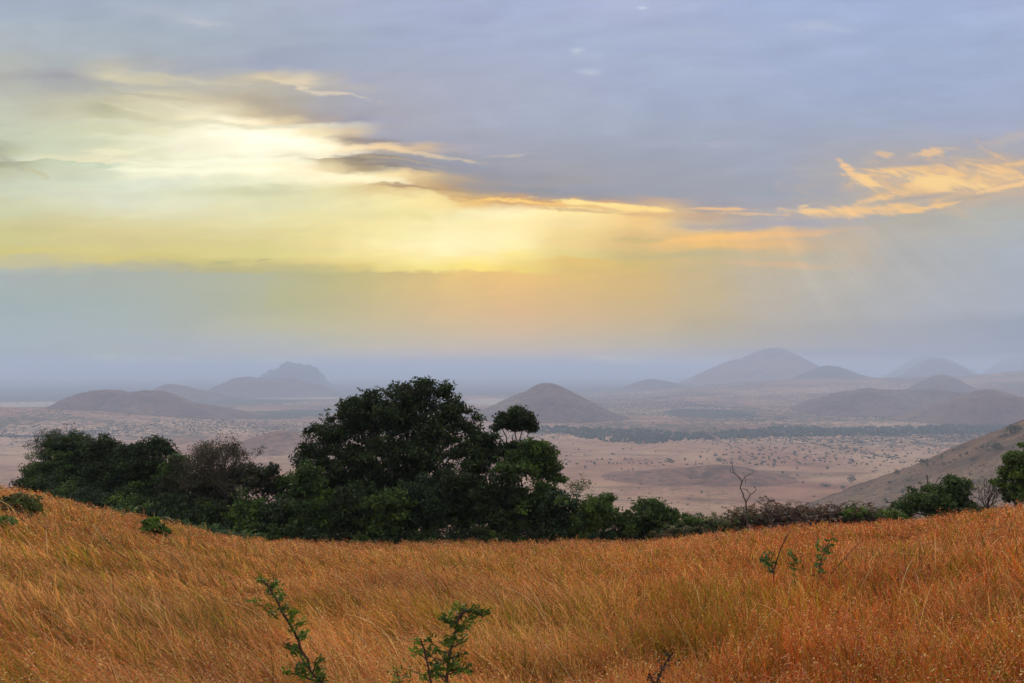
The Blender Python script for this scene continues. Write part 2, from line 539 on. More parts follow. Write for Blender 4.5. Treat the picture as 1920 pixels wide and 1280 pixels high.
# spur coming down from the right
sp_px = [(1400, 1000, 1420), (1480, 972, 1400), (1560, 947, 1360), (1640, 920, 1320), (1700, 898, 1290), (1760, 868, 1255), (1810, 846, 1225), (1850, 826, 1200), (1880, 810, 1180), (1905, 797, 1165), (1925, 786, 1150), (2050, 730, 1090), (2300, 650, 1000), (2700, 560, 900)]
ridge = np.array([at(a + 12, b_ + 11, c) for a, b_, c in sp_px])
tt = np.linspace(0, 1, len(ridge)); tf = np.linspace(0, 1, 260)
rf = np.stack([np.interp(tf, tt, ridge[:, k]) for k in range(3)], -1)
for _ in range(6): rf[1:-1] = (rf[:-2] + 2 * rf[1:-1] + rf[2:]) / 4
nx, ny = 340, 300
gx, gy = np.meshgrid(np.linspace(rf[:, 0].min() - 260, rf[:, 0].max(), nx), np.linspace(260, 1900, ny), indexing='ij')
P2 = np.stack([gx.ravel(), gy.ravel()], -1)
best = np.full(len(P2), -1e9)
for p in rf:
    d = np.hypot(P2[:, 0] - p[0], P2[:, 1] - p[1])
    best = np.maximum(best, p[2] - (np.hypot(d, 18) - 18) * .50)
Z = best.reshape(gx.shape)
Z += 6.0 * fbm(gx / 90, gy / 90, 61, 5) + 2.0 * fbm(gx / 16, gy / 16, 66, 3)
spur_grid = (gx, gy, Z)
V = np.stack([gx, gy, np.maximum(Z, PLAIN - 30) - PLAIN], -1).reshape(-1, 3)
V[:, 1] -= 900; V[:, 0] -= 500
i = np.arange(nx - 1)[:, None]; j = np.arange(ny - 1)[None, :]
Q = np.stack([i * ny + j, (i + 1) * ny + j, (i + 1) * ny + j + 1, i * ny + j + 1], -1).reshape(-1, 4)
tag(mesh_np('hillside', V, [Q], M_spur, smooth=True, loc=(500, 900, PLAIN)), 'brown shrub dotted hillside sloping down from the right edge', 'hillside', kind='structure')


def all_h(x, y):
    g_ = ground_h(x, y)
    gx, gy, Z = spur_grid
    fx = (np.asarray(x) - gx[0, 0]) / (gx[-1, 0] - gx[0, 0]) * (gx.shape[0] - 1)
    fy = (np.asarray(y) - gy[0, 0]) / (gy[0, -1] - gy[0, 0]) * (gx.shape[1] - 1)
    ok = (fx >= 0) & (fy >= 0) & (fx < gx.shape[0] - 1) & (fy < gx.shape[1] - 1)
    fy = (np.asarray(y) - gy[0, 0]) / (gy[0, -1] - gy[0, 0]) * (gx.shape[1] - 1); ok = (fx >= 0) & (fy >= 0) & (fx < gx.shape[0] - 1) & (fy < gx.shape[1] - 1)
    ix = np.clip(fx.astype(int), 0, gx.shape[0] - 2); iy = np.clip(fy.astype(int), 0, gx.shape[1] - 2)
    a = fx - ix; b = fy - iy
    s = Z[ix, iy] * (1 - a) * (1 - b) + Z[ix + 1, iy] * a * (1 - b) + Z[ix, iy + 1] * (1 - a) * b + Z[ix + 1, iy + 1] * a * b
    return np.where(ok, np.maximum(g_, s), g_)


# ------------------------------------------------------------------ grass
OLIVE = np.array(srgb(112, 112, 40)); GREEN = np.array(srgb(84, 104, 36))
RUST = np.array(srgb(188, 92, 48)); ORANGE = np.array(srgb(208, 124, 58)); TAN = np.array(srgb(206, 150, 96))
PINK = np.array(srgb(196, 140, 116)); STRAW = np.array(srgb(232, 204, 156)); RED = np.array(srgb(150, 58, 36)); DARK = np.array(srgb(96, 52, 26))


def make_grass(N):
    az = rng.uniform(-R(46), R(46), N)
    r = np.exp(rng.uniform(math.log(2.2), math.log(RC + 4.5), N))
    M = N // 6      # the field goes on to either side and behind
    az = np.concatenate([az, rng.choice([-1, 1], M) * rng.uniform(R(46), R(150), M)])
    r = np.concatenate([r, np.exp(rng.uniform(math.log(1.6), math.log(RC), M))])
    N = len(az)
    # the near strip needs fewer, the rim more
    x = r * np.sin(az); y = r * np.cos(az)
    # clumping
    cl = fbm(x / .55, y / .55, 91, 2)
    keep = rng.uniform(size=N) < .45 + .9 * sstep(-.5, .5, cl)
    x, y, r = x[keep], y[keep], r[keep]; n = len(x)
    # blades stand clear of the dark wood's edge
    z = ground_h(x, y)
    xp = 960 + F * np.tan(np.clip(np.arctan2(x, y), -1.3, 1.3))
    patch = fbm(x / 3.2, y / 3.2, 55, 3); patch2 = fbm(x / 1.6, y / 1.6, 56, 3)
    hgt = rng.uniform(.26, .64, n) * (1 + .34 * patch) * (.62 + .56 * sstep(-.45, .45, cl[keep]))
    stray = rng.uniform(size=n) < .015
    hgt = np.where(stray, hgt * 1.35, hgt)
    kind = rng.uniform(size=n)
    green = (kind < .15 + .30 * sstep(.05, .42, patch2) + .10 * sstep(1500, 1900, xp) * sstep(14, 5, r))
    # wind lean: combed to the left on the left slope, tousled on the right
    lf = 1 - sstep(700, 1500, xp)
    dirn = np.pi + rng.normal(size=n) * (.55 + 1.3 * (1 - lf)) + .9 * fbm(x / 3, y / 3, 12, 2)
    lean = np.clip(.50 + .32 * lf + .22 * rng.normal(size=n) + .25 * fbm(x / 2, y / 2, 13, 2), .05, 1.35)
    lean = np.where(green, lean * .8, lean)
    dx = np.cos(dirn) * 1.0; dy = np.sin(dirn) * .7
    wid = np.maximum(.0030, .00072 * r) * rng.uniform(.7, 1.35, n) * np.where(green, 1.5, 1)
    # four stations along each blade
    S = np.array([0, .38, .72, 1.0])
    P = np.zeros((n, 4, 3))
    for k, s in enumerate(S):
        b = s ** 1.7
        hor = hgt * lean * b * .9
        ver = hgt * (s - .28 * lean * s ** 2.4)
        kx = rng.normal(size=n) * hgt * .05 * (k > 0); P[:, k, 0] = x + dx * hor + kx; P[:, k, 1] = y + dy * hor; P[:, k, 2] = z - .03 + ver
    # ribbon side: mostly facing the viewer side of the field, random twist
    tw = rng.uniform(-1.1, 1.1, n) - az[keep]
    side = np.stack([np.cos(tw), np.sin(tw), np.zeros(n)], -1)
    wk = np.array([.9, 1.0, .75])
    V = np.zeros((n, 7, 3))
    for k in range(3):
        V[:, 2 * k] = P[:, k] - side * (wid * wk[k] / 2)[:, None]
        V[:, 2 * k + 1] = P[:, k] + side * (wid * wk[k] / 2)[:, None]
    V[:, 6] = P[:, 3]
    base = (np.arange(n) * 7)[:, None]
    Q = np.concatenate([base + np.array([0, 1, 3, 2]), base + np.array([2, 3, 5, 4])])
    T = base + np.array([4, 5, 6])
    # colours
    k2 = rng.uniform(size=n)[:, None]
    pw = sstep(-.35, .35, fbm(x / 7, y / 7, 57, 3))[:, None]
    right = sstep(900, 1600, xp)[:, None]
    tipc = np.where(k2 < .30 + .12 * right, RUST, np.where(k2 < .62, ORANGE, np.where(k2 < .80, TAN, np.where(k2 < .92, PINK, np.where(k2 < .95, STRAW, RED)))))
    tipc = tipc * (1 - .35 * (1 - right) * (1 - pw)) + PINK * (.35 * (1 - right) * (1 - pw))
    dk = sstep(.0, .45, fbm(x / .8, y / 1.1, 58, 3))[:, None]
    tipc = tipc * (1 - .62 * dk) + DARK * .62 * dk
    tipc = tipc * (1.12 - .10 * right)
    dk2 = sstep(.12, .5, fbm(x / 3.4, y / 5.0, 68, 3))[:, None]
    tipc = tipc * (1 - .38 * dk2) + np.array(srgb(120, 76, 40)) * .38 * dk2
    pk2 = sstep(.10, .45, fbm(x / 2.6, y / 4.0, 69, 3))[:, None]
    tipc = tipc * (1 - .45 * pk2) + np.array(srgb(206, 158, 132)) * .45 * pk2
    gold = ((1 - right) * (.35 + .65 * sstep(-.2, .4, fbm(x / 3.2, y / 3.2, 59, 3))[:, None])) * .45
    tipc = tipc * (1 - gold) + np.array(srgb(214, 160, 88)) * gold
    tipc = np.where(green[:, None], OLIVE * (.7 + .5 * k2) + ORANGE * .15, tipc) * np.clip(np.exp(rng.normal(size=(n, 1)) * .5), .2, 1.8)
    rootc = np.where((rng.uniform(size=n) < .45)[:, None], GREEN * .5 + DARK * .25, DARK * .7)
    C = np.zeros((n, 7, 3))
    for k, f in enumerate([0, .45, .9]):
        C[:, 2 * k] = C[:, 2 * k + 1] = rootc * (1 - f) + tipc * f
    C[:, 6] = tipc * 1.3  # tip brightened in the colour itself, imitating backlight
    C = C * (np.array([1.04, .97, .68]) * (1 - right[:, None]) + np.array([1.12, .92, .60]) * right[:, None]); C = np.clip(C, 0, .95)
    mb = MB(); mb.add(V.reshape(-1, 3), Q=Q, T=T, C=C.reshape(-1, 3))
    # seed heads along the upper third of the dry stalks
    idx = np.where((~green) & (rng.uniform(size=n) < .62))[0]
    for q in range(8):
        f = rng.uniform(.0, 1.1, len(idx))[:, None]
        pos = P[idx, 2] * (1 - f) + P[idx, 3] * f
        L = np.maximum(.018, .0016 * r[idx]) * rng.uniform(.7, 1.5, len(idx)); W = np.maximum(L * .28, .0007 * r[idx])
        dd = np.stack([dx[idx] * .8, dy[idx] * .8, -.25 * np.ones(len(idx))], -1)
        pos = pos + rng.normal(size=pos.shape) * (L * .6)[:, None]
        kk = rng.uniform(size=len(idx))[:, None]
        cc = np.where(kk < .34, RUST * .9, np.where(kk < .62, PINK, np.where(kk < .82, RED * .9, np.where(kk < .94, TAN, STRAW)))) * np.clip(np.exp(rng.normal(size=(len(idx), 1)) * .65), .15, 2.2)
        mb.leaves(pos, L, W, np.clip(cc * (np.array([1.02, 1.0, .78]) * (1 - right[idx]) + np.array([1.12, .94, .74]) * right[idx]), 0, .95), dirs=dd)
    return mb


def add_straws(mb, N):
    az = rng.uniform(-R(44), R(44), N); r = np.exp(rng.uniform(math.log(3.0), math.log(26), N))
    x = r * np.sin(az); y = r * np.cos(az); z = ground_h(x, y)
    for k in range(N):
        L = rng.uniform(.45, .95); th = math.pi + rng.normal() * 1.0 if x[k] < y[k] * .2 else rng.uniform(0, 6.28)
        be = rng.uniform(.5, 1.5); s_ = np.linspace(0, 1, 8)
        a_ = .25 + be * s_; st = L / 7
        hx = np.concatenate([[0], np.cumsum(np.sin(a_[:-1]) * st)]); hz = np.concatenate([[0], np.cumsum(np.cos(a_[:-1]) * st)])
        P = np.stack([x[k] + math.cos(th) * hx, y[k] + math.sin(th) * hx * .7, z[k] + .1 + hz], -1)
        c = (STRAW, TAN, PINK, STRAW, RED)[k % 5] * rng.uniform(.75, 1.1)
        w = max(.0016, .00042 * r[k])
        mb.tube(P, np.linspace(w, w * .5, 8), 3, C=c)
    return mb


gr = add_straws(make_grass(300000), 420).build('grass', M_grass)
tag(gr, 'tall rust and orange dry grass covering the near slope', 'grass', kind='stuff')

# ------------------------------------------------------------------ trees
def curve(a, b, sag=0.0, n=6, wob=.05):
    a = np.asarray(a, float); b = np.asarray(b, float)
    t = np.linspace(0, 1, n)[:, None]
    L = np.linalg.norm(b - a)
    p = a * (1 - t) + b * t
    p[:, 2] += sag * L * np.sin(np.pi * t[:, 0])
    w = rng.normal(size=(n, 3)) * wob * L; w[0] = w[-1] = 0
    return p + w


def clump_leaves(mb, cen, rad, nl, L, base, vary=.35):
    """leaves gathered into tufts; base: leaf albedo"""
    q_ = rng.normal(size=(nl, 3)); q_ /= np.linalg.norm(q_, axis=1)[:, None]
    P = cen + q_ * (rng.uniform(size=(nl, 1)) ** .4) * rad * 1.55 * np.array([1, 1, .66])
    c = np.asarray(base) * (1 + vary * rng.normal() * .5)
    col = np.clip(c * (1 + vary * .5 * rng.normal(size=(nl, 1))), .004, .9)
    mb.leaves(P, L * rng.uniform(.7, 1.35, nl), L * rng.uniform(.32, .6, nl), col, upbias=.5)


G_DARK = (.026, .040, .008); G_MID = (.046, .074, .012); G_LIME = (.085, .125, .016); G_BLUE = (.028, .046, .016); G_BROWN = (.050, .040, .015); G_DRY = (.14, .09, .045)


def tree(name, label, cat, Y, foot, lobes, leafc=G_DARK, group=None, L=.17, dens=1.0, clump=.42, trunk_r=.22, tint2=None, tintp=.15, base_drop=.4, twigs=0, shell=.55, wood=None):
    """foot: px of the trunk base; lobes: (px, py, half width px, half height px[, depth offset m])"""
    bx = at(foot, 800, Y)[0]
    root = np.array([bx, Y, gh(bx, Y) - base_drop])
    e = empty(name, root); tag(e, label, cat, group)
    cr = MB(); wd = MB()
    mpp = Y / F
    tops = []
    for lb in lobes:
        px, py, hw, hh = lb[:4]; dy = lb[4] if len(lb) > 4 else rng.uniform(-.5, .5) * hw * mpp
        c = at(px, py, Y + dy); rx = hw * mpp; rz = hh * mpp; ry = (rx * .9 + .3)
        tops.append((c, rx))
        vol = rx * ry * rz * 4.19
        ncl = int(max(8, dens * 1.9 * (vol ** .72) / (clump ** 1.6)))
        d = rng.normal(size=(ncl, 3)); d /= np.linalg.norm(d, axis=1)[:, None]
        rr = rng.uniform(size=ncl) ** shell
        Pc = c + d * rr[:, None] * np.array([rx, ry, rz]) * (1 + .09 * rng.normal(size=(ncl, 1)))
        for p in Pc:
            cc = tint2 if (tint2 is not None and rng.uniform() < tintp) else leafc
            clump_leaves(cr, p, clump * rng.uniform(.55, 1.15), int(rng.uniform(50, 95)), L * 1.5, cc)
        for p in Pc[::max(1, ncl // 14)]:
            s0 = c - np.array([0, 0, .2])
            wd.tube(curve(s0, p, .08, 5, .07), np.linspace(.05, .012, 5), 4)
        for q in range(twigs):   # sprays sticking out of the crown
            dq = rng.normal(size=3); dq[2] = abs(dq[2]); dq /= np.linalg.norm(dq)
            p0 = c - np.array([0, 0, .2]); p1 = c + dq * np.array([rx, ry, rz]) * rng.uniform(1.12, 1.35)
            cv = curve(p0, p1, .05, 5, .06); wd.tube(cv, np.linspace(.02, .006, 5), 4)
            for p in cv[3:]: clump_leaves(cr, p, clump * .28, 14, L * .9, leafc)
    # limbs
    cen = np.mean([t[0] for t in tops], axis=0)
    low = min(t[0][2] for t in tops)
    fork = root * .45 + np.array([cen[0] * .6 + root[0] * .4, cen[1], low]) * .55
    fork[2] = root[2] + (low - root[2]) * .55
    wd.tube(curve(root, fork, 0, 6, .03), np.linspace(trunk_r, trunk_r * .7, 6), 9)
    for (c, rx) in tops:
        e1 = c - np.array([0, 0, .2])
        wd.tube(curve(fork, e1, .06, 8, .035), np.linspace(trunk_r * .42, .04, 8), 7)
    wd.build('trunk', wood or M_bark, e, origin=root, smooth=True)
    cr.build('crown', M_leaf, e, origin=root)
    return e


def twig_rec(mb, p, d, L, r, lvl, tips, spread=.6, up=.15):
    n = 5
    pts = [p]; dd = d / np.linalg.norm(d)
    for k in range(n - 1):
        dd = dd + rng.normal(size=3) * .16 + np.array([0, 0, up * .25]); dd /= np.linalg.norm(dd)
        pts.append(pts[-1] + dd * L / (n - 1))
    mb.tube(pts, np.linspace(r, r * .62, n), 5 if r > .03 else 3)
    if lvl == 0:
        tips.append(pts[-1]); return
    for k in range(rng.integers(2, 4)):
        nd = dd + rng.normal(size=3) * spread; nd[2] += up
        twig_rec(mb, pts[-1] if k else pts[-2], nd, L * rng.uniform(.6, .85), r * .6, lvl - 1, tips, spread, up)


def twiggy_tree(name, label, cat, Y, foot, footpy, top_px, top_py, stems=5, lvl=4, half=40, leafc=None, leafn=8, group=None, r0=.09, L=.13, wood=None, spread=.6):
    p0 = at(foot, footpy, Y)
    root = np.array([p0[0], Y, gh(p0[0], Y) - .3])
    e = empty(name, root); tag(e, label, cat, group)
    wd = MB(); tips = []
    ptop = at(top_px, top_py, Y)
    H = ptop[2] - p0[2]
    mpp = Y / F
    wd.tube(curve(root, p0, 0, 5, .01), np.linspace(r0 * 2.0, r0 * 1.5, 5), 8)
    for k in range(stems):
        a = rng.uniform(-1, 1) if stems > 1 else 0
        tgt = np.array([(ptop[0] - p0[0]) + a * half * mpp * .8, rng.normal() * half * mpp * .5, H])
        Ls = np.linalg.norm(tgt)
        twig_rec(wd, p0, tgt, Ls * .42, r0, lvl, tips, spread)
    wd.build('trunk', wood or M_dead, e, origin=root, smooth=True)
    if leafc is not None:
        cr = MB()
        for t in tips: clump_leaves(cr, t, .22, leafn, L, leafc)
        cr.build('crown', M_leaf, e, origin=root)
    return e


exec_trees = True
# --- the left belt of trees, from left to right
tree('evergreen_tree', 'low green tree at the far left end of the belt, where the grass slope starts', 'tree', 66, 95,
     [(75, 890, 38, 24), (105, 868, 38, 30), (60, 905, 25, 14), (120, 900, 45, 35)], G_MID, group='trees of the left belt', tint2=G_LIME, tintp=.05, L=.15, clump=.36)
twiggy_tree('bare_tree', 'half bare grey tree rising at the left end of the belt', 'tree', 70, 112, 905, 116, 832, 8, 5, 36, G_DARK, 12, r0=.09, spread=.45)
tree('evergreen_tree', 'flat topped dark tree beside the half bare grey tree', 'tree', 68, 150,
     [(122, 833, 30, 14), (143, 830, 20, 13), (140, 868, 45, 36), (165, 845, 28, 18)], G_DARK, group='trees of the left belt', shell=.45)
tree('evergreen_tree', 'dark tree whose crown is the highest knob of the left belt', 'tree', 66, 205,
     [(193, 832, 22, 17), (178, 848, 28, 22), (210, 845, 18, 12), (195, 880, 55, 40), (230, 875, 35, 35)], G_DARK, group='trees of the left belt', twigs=2)
tree('evergreen_tree', 'dark tree with two rounded crowns in the middle of the left belt', 'tree', 64, 275,
     [(258, 842, 26, 15), (290, 838, 26, 18), (312, 848, 14, 9), (240, 865, 25, 16), (275, 885, 55, 40), (235, 900, 40, 36)], G_DARK, group='trees of the left belt', twigs=3)
tree('evergreen_tree', 'small dark tree sloping down to the brown thicket', 'tree', 61, 330,
     [(332, 862, 20, 13), (318, 885, 32, 26), (345, 895, 30, 28)], G_MID, group='trees of the left belt')
twiggy_tree('bare_tree', 'brown leafless thicket tree left of the round bare crown', 'tree', 60, 365, 925, 362, 858, 7, 4, 34, G_BROWN, 8, r0=.06)
twiggy_tree('bare_tree', 'brown bare tree with a rounded twiggy crown in the belt', 'tree', 58, 425, 935, 428, 848, 10, 5, 58, G_BROWN, 7, r0=.075, spread=.62)
tree('evergreen_tree', 'dark tree with thin brown foliage below the bare crown', 'tree', 60, 425,
     [(420, 905, 50, 32), (385, 915, 40, 38), (450, 890, 32, 25)], (.040, .042, .018), group='trees of the left belt', dens=.7, tint2=G_BROWN, tintp=.4)
tree('evergreen_tree', 'dark tree with two pointed tips right of the bare crown', 'tree', 58, 490,
     [(478, 884, 20, 13), (508, 882, 13, 9), (488, 905, 38, 25), (520, 915, 25, 28)], (.034, .044, .017), group='trees of the left belt', twigs=3, dens=.8, tint2=G_BROWN, tintp=.3)
tree('evergreen_tree', 'low green tree in the dip beside the tall tree', 'tree', 58, 545,
     [(535, 905, 22, 16), (555, 915, 28, 28), (560, 893, 12, 8)], G_MID, group='trees of the left belt', tint2=G_LIME, tintp=.15)

# --- the tall tree and its neighbours
tree('tall_tree', 'tallest broad evergreen tree, its black crown rising to the horizon', 'tree', 58, 735,
     [(765, 735, 38, 24), (800, 748, 40, 30), (735, 762, 45, 32), (690, 755, 42, 26), (665, 775, 34, 30), (655, 758, 12, 8), (845, 775, 38, 34), (872, 795, 26, 30),
      (885, 822, 20, 26), (610, 815, 34, 26), (595, 845, 32, 34), (640, 810, 42, 42), (600, 870, 34, 22), (570, 862, 14, 20), (700, 800, 60, 45), (770, 790, 60, 40), (820, 815, 48, 40),
      (720, 850, 60, 40), (655, 865, 50, 30), (795, 850, 60, 34), (860, 850, 30, 24), (640, 905, 50, 34), (715, 900, 60, 38), (790, 900, 60, 38), (865, 900, 45, 34), (600, 925, 35, 24), (835, 730, 9, 10), (795, 718, 14, 7), (840, 768, 8, 9)],
     G_DARK, trunk_r=.42, twigs=6, dens=.66, L=.17, clump=.42, shell=.42)
tree('small_tree', 'small bushy tree at the left foot of the tall tree', 'tree', 55, 575,
     [(570, 880, 22, 14), (590, 900, 32, 22), (562, 915, 22, 16)], G_MID, dens=.8, tint2=G_LIME, tintp=.08)
# conifer-like spike above the left shoulder
def spike():
    Y = 60; root = at(614, 812, Y); e = empty('young_conifer', np.array([root[0], Y, gh(root[0], Y)])); tag(e, 'slender pointed treetop poking out of the tall tree at its left shoulder', 'tree')
    b = np.array(e.location); wd = MB(); cr = MB(); top = at(614, 772, Y)
    wd.tube(curve(b, top, 0, 10, .002), np.linspace(.14, .012, 10), 6)
    for k in range(9):
        z = top - np.array([0, 0, .13 + k * .17]); Lb = .12 + k * .055
        for q in range(5):
            a = q * 1.256 + k; d = np.array([math.cos(a), math.sin(a), .25])
            wd.tube([z, z + d * Lb], [.012, .005], 3); clump_leaves(cr, z + d * Lb * .7, .07, 9, .09, G_DARK)
    wd.build('trunk', M_bark, e, origin=b, smooth=True); cr.build('crown', M_leaf, e, origin=b)
spike()
tree('umbrella_tree', 'small flat crowned tree on a thin forked stem right of the tall tree', 'tree', 57, 965,
     [(966, 775, 22, 13), (945, 785, 20, 13), (988, 786, 22, 13), (968, 792, 34, 14), (932, 798, 8, 7), (995, 800, 13, 8)],
     G_DARK, trunk_r=.12, dens=1.35, clump=.3, L=.14, base_drop=.2, shell=.6)
tree('small_tree', 'round dark bushy tree between the tall tree and the flat crowned one', 'tree', 56, 915,
     [(915, 826, 22, 15), (905, 850, 28, 22), (935, 845, 18, 12), (955, 838, 24, 10), (895, 870, 30, 24), (975, 845, 20, 10)], G_DARK, dens=1.0, clump=.34)
tree('small_tree', 'leafy green tree forming the right shoulder of the wood', 'tree', 54, 1005,
     [(1010, 840, 24, 14), (1025, 855, 24, 18), (995, 832, 14, 9), (1035, 878, 16, 14), (1000, 872, 34, 26), (965, 875, 40, 26), (1045, 895, 14, 10)], G_MID, dens=.95, tint2=G_LIME, tintp=.12, clump=.34, twigs=3)
twiggy_tree('bare_tree', 'thin leafy twigs poking out beside the right shoulder of the wood', 'shrub', 53, 1080, 945, 1090, 900, 4, 3, 22, G_MID, 7, r0=.03)

# --- undergrowth in front of the wood
under = [
    (150, 925, 70, 32, 62, G_DARK, 0), (240, 935, 62, 36, 60, G_DARK, .04), (320, 948, 60, 36, 57, G_DARK, .05), (395, 958, 50, 34, 55, G_DARK, .10),
    (465, 955, 45, 40, 54, G_MID, .30), (530, 960, 50, 45, 54, G_DARK, .06), (595, 955, 50, 50, 53, G_MID, .14), (665, 945, 60, 60, 53, G_DARK, .05),
    (725, 950, 42, 50, 52, G_MID, .30), (790, 935, 60, 68, 53, G_BLUE, .04), (860, 920, 62, 72, 54, G_DARK, .02), (935, 925, 62, 70, 53, G_DARK, .05),
    (1005, 935, 55, 62, 53, G_MID, .12), (1055, 950, 45, 50, 52, G_BLUE, .14)]
for k_, px in enumerate(range(70, 1275, 46)):
    cy = float(np.interp(px, crest_px, crest_py))
    under.append((px + rng.uniform(-8, 8), cy - 8, 34 + rng.uniform(0, 8), 26, float(np.interp(px, [60, 500, 1160], [60, 52.5, 50.5])), (G_DARK, G_MID, G_BLUE)[k_ % 3], (.03, .1, .0, .2)[k_ % 4]))
for k_, px in enumerate(range(75, 1050, 52)):
    cy = float(np.interp(px, crest_px, crest_py)); ty = float(np.interp(px, [60, 110, 330, 400, 540, 600, 900, 1050], [880, 850, 870, 895, 915, 860, 860, 900]))
    under.append((px + rng.uniform(-9, 9), (cy * .42 + ty * .58) + 6, 40 + rng.uniform(0, 8), (cy - ty) * .30, float(np.interp(px, [60, 500, 1160], [67, 59.5, 56])), (G_DARK, G_DARK, G_MID)[k_ % 3], (.0, .04, .03, .0)[k_ % 4]))
for (px, py, hw, hh, Y, c, tp) in under:
    tree('bush', 'dark green bush in the unbroken undergrowth beneath the wood', 'bush', Y, px,
         [(px, py, hw * .8, hh * .8), (px - hw * .5, py + hh * .25, hw * .5, hh * .6), (px + hw * .5, py + hh * .25, hw * .5, hh * .6), (px + hw * .1, py + hh * .6, hw * .9, hh * .5)],
         c, group='undergrowth along the edge of the wood', tint2=G_LIME, tintp=tp, dens=.8, trunk_r=.08, L=.15, clump=.40)
tree('bush', 'lime green bush right of the wood, with the plain behind it', 'bush', 51, 1125,
     [(1125, 945, 28, 18), (1105, 965, 30, 25), (1145, 970, 25, 28), (1085, 985, 35, 22), (1138, 932, 9, 7)], G_MID, tint2=G_LIME, tintp=.45, trunk_r=.07, L=.13, clump=.3, twigs=2)
tree('bush', 'rounded dark green bush standing alone right of the lime green one', 'bush', 50, 1220,
     [(1222, 955, 32, 18), (1200, 970, 32, 24), (1245, 972, 30, 24), (1218, 985, 50, 20), (1180, 985, 20, 16), (1228, 943, 12, 8)], G_MID, trunk_r=.07, L=.13, clump=.3, tint2=G_LIME, tintp=.12, twigs=2)
tree('bush', 'low light green bush between the rounded bush and the bracken', 'bush', 49, 1300,
     [(1300, 974, 22, 11), (1325, 982, 20, 9), (1282, 985, 16, 10)], G_LIME, trunk_r=.04, L=.12, clump=.24, tint2=G_MID, tintp=.4, dens=.7)
tree('bush', 'small green bush growing out of the bracken near the dead sticks', 'bush', 48, 1598,
     [(1598, 958, 20, 9), (1580, 966, 16, 8), (1620, 966, 14, 7)], G_LIME, trunk_r=.04, L=.12, clump=.22, tint2=G_MID, tintp=.5, dens=.8)
tree('bush', 'dark green bush with two dead sticks rising behind it', 'bush', 47, 1750,
     [(1790, 915, 26, 20), (1770, 925, 26, 20), (1730, 935, 36, 22), (1700, 950, 28, 16), (1800, 945, 22, 26), (1760, 950, 45, 22), (1785, 900, 10, 7)], G_MID, trunk_r=.09, L=.13, clump=.3, tint2=G_LIME, tintp=.06, twigs=3)
tree('bush', 'pale yellow green bush low in front of the dark bush', 'bush', 46, 1668,
     [(1668, 965, 24, 9), (1690, 970, 20, 8)], G_LIME, trunk_r=.03, L=.11, clump=.2, dens=.7)
tree('leafy_tree', 'light green leafy tree cut off by the right edge', 'tree', 44, 1905,
     [(1912, 860, 22, 20), (1925, 880, 34, 26), (1895, 888, 20, 14), (1880, 908, 13, 12), (1912, 915, 30, 20), (1960, 870, 50, 45), (1893, 925, 12, 10)], (.075, .11, .022), trunk_r=.10, L=.13, clump=.26, tint2=G_LIME, tintp=.35, dens=.85, twigs=2)
twiggy_tree('bare_shrub', 'grey leafless shrub between the dark bush and the right edge tree', 'shrub', 45, 1852, 955, 1850, 905, 9, 4, 34, None, r0=.035)
# bushes in the grass on the left
def near_Y(px, py):
    ys = np.linspace(5, 46, 400); P_ = np.array([at(px, py, y_) for y_ in ys])
    return float(ys[np.argmax(P_[:, 2] < ground_h(P_[:, 0], P_[:, 1]))])
YB1 = near_Y(38, 978); YB2 = near_Y(5, 1008); YB3 = near_Y(285, 1010)
tree('bush', 'rounded brown green bush standing in the grass at the left edge', 'bush', YB1, 38,
     [(38, 942, 24, 14), (15, 940, 20, 13), (55, 955, 12, 9), (30, 957, 30, 12)], (.085, .08, .020), trunk_r=.04, L=.09, clump=.17, tint2=G_LIME, tintp=.25)
tree('bush', 'low olive bush cut off by the left edge', 'bush', YB2, 2,
     [(2, 980, 14, 8), (-15, 984, 20, 9)], (.10, .12, .025), trunk_r=.03, L=.08, clump=.14, tint2=G_LIME, tintp=.4)
tree('sapling', 'small lime green sapling in the grass below the left belt', 'plant', YB3, 285,
     [(282, 980, 9, 6), (292, 988, 9, 5), (278, 990, 8, 4), (310, 996, 12, 3)], G_LIME, trunk_r=.02, L=.1, clump=.12)

# --- dead trees
def sticks(name, label, cat, Y, paths, mat=M_dead, foot=None):
    """paths: list of ([(px,py,dy?)...], r0, r1)"""
    f = paths[0][0][0]; p = at(f[0], f[1], Y)
    b = np.array([p[0], Y, gh(p[0], Y) - .1]) if foot is None else np.asarray(foot)
    e = empty(name, b); tag(e, label, cat)
    for k, (pts, r0, r1) in enumerate(paths):
        mb = MB(); P = np.array([at(q[0], q[1], Y + (q[2] if len(q) > 2 else 0)) for q in pts])
        if k == 0: P = np.concatenate([[b], P])
        t = np.linspace(0, 1, len(P)); tf = np.linspace(0, 1, len(P) * 3)
        P = np.stack([np.interp(tf, t, P[:, i]) for i in range(3)], -1)
        P[1:-1] += rng.normal(size=P[1:-1].shape) * r0 * .35
        mb.tube(P, np.linspace(r0, r1, len(P)), 7)
        mb.build('trunk' if k == 0 else 'branch', mat, e, origin=b, smooth=True)
    return e


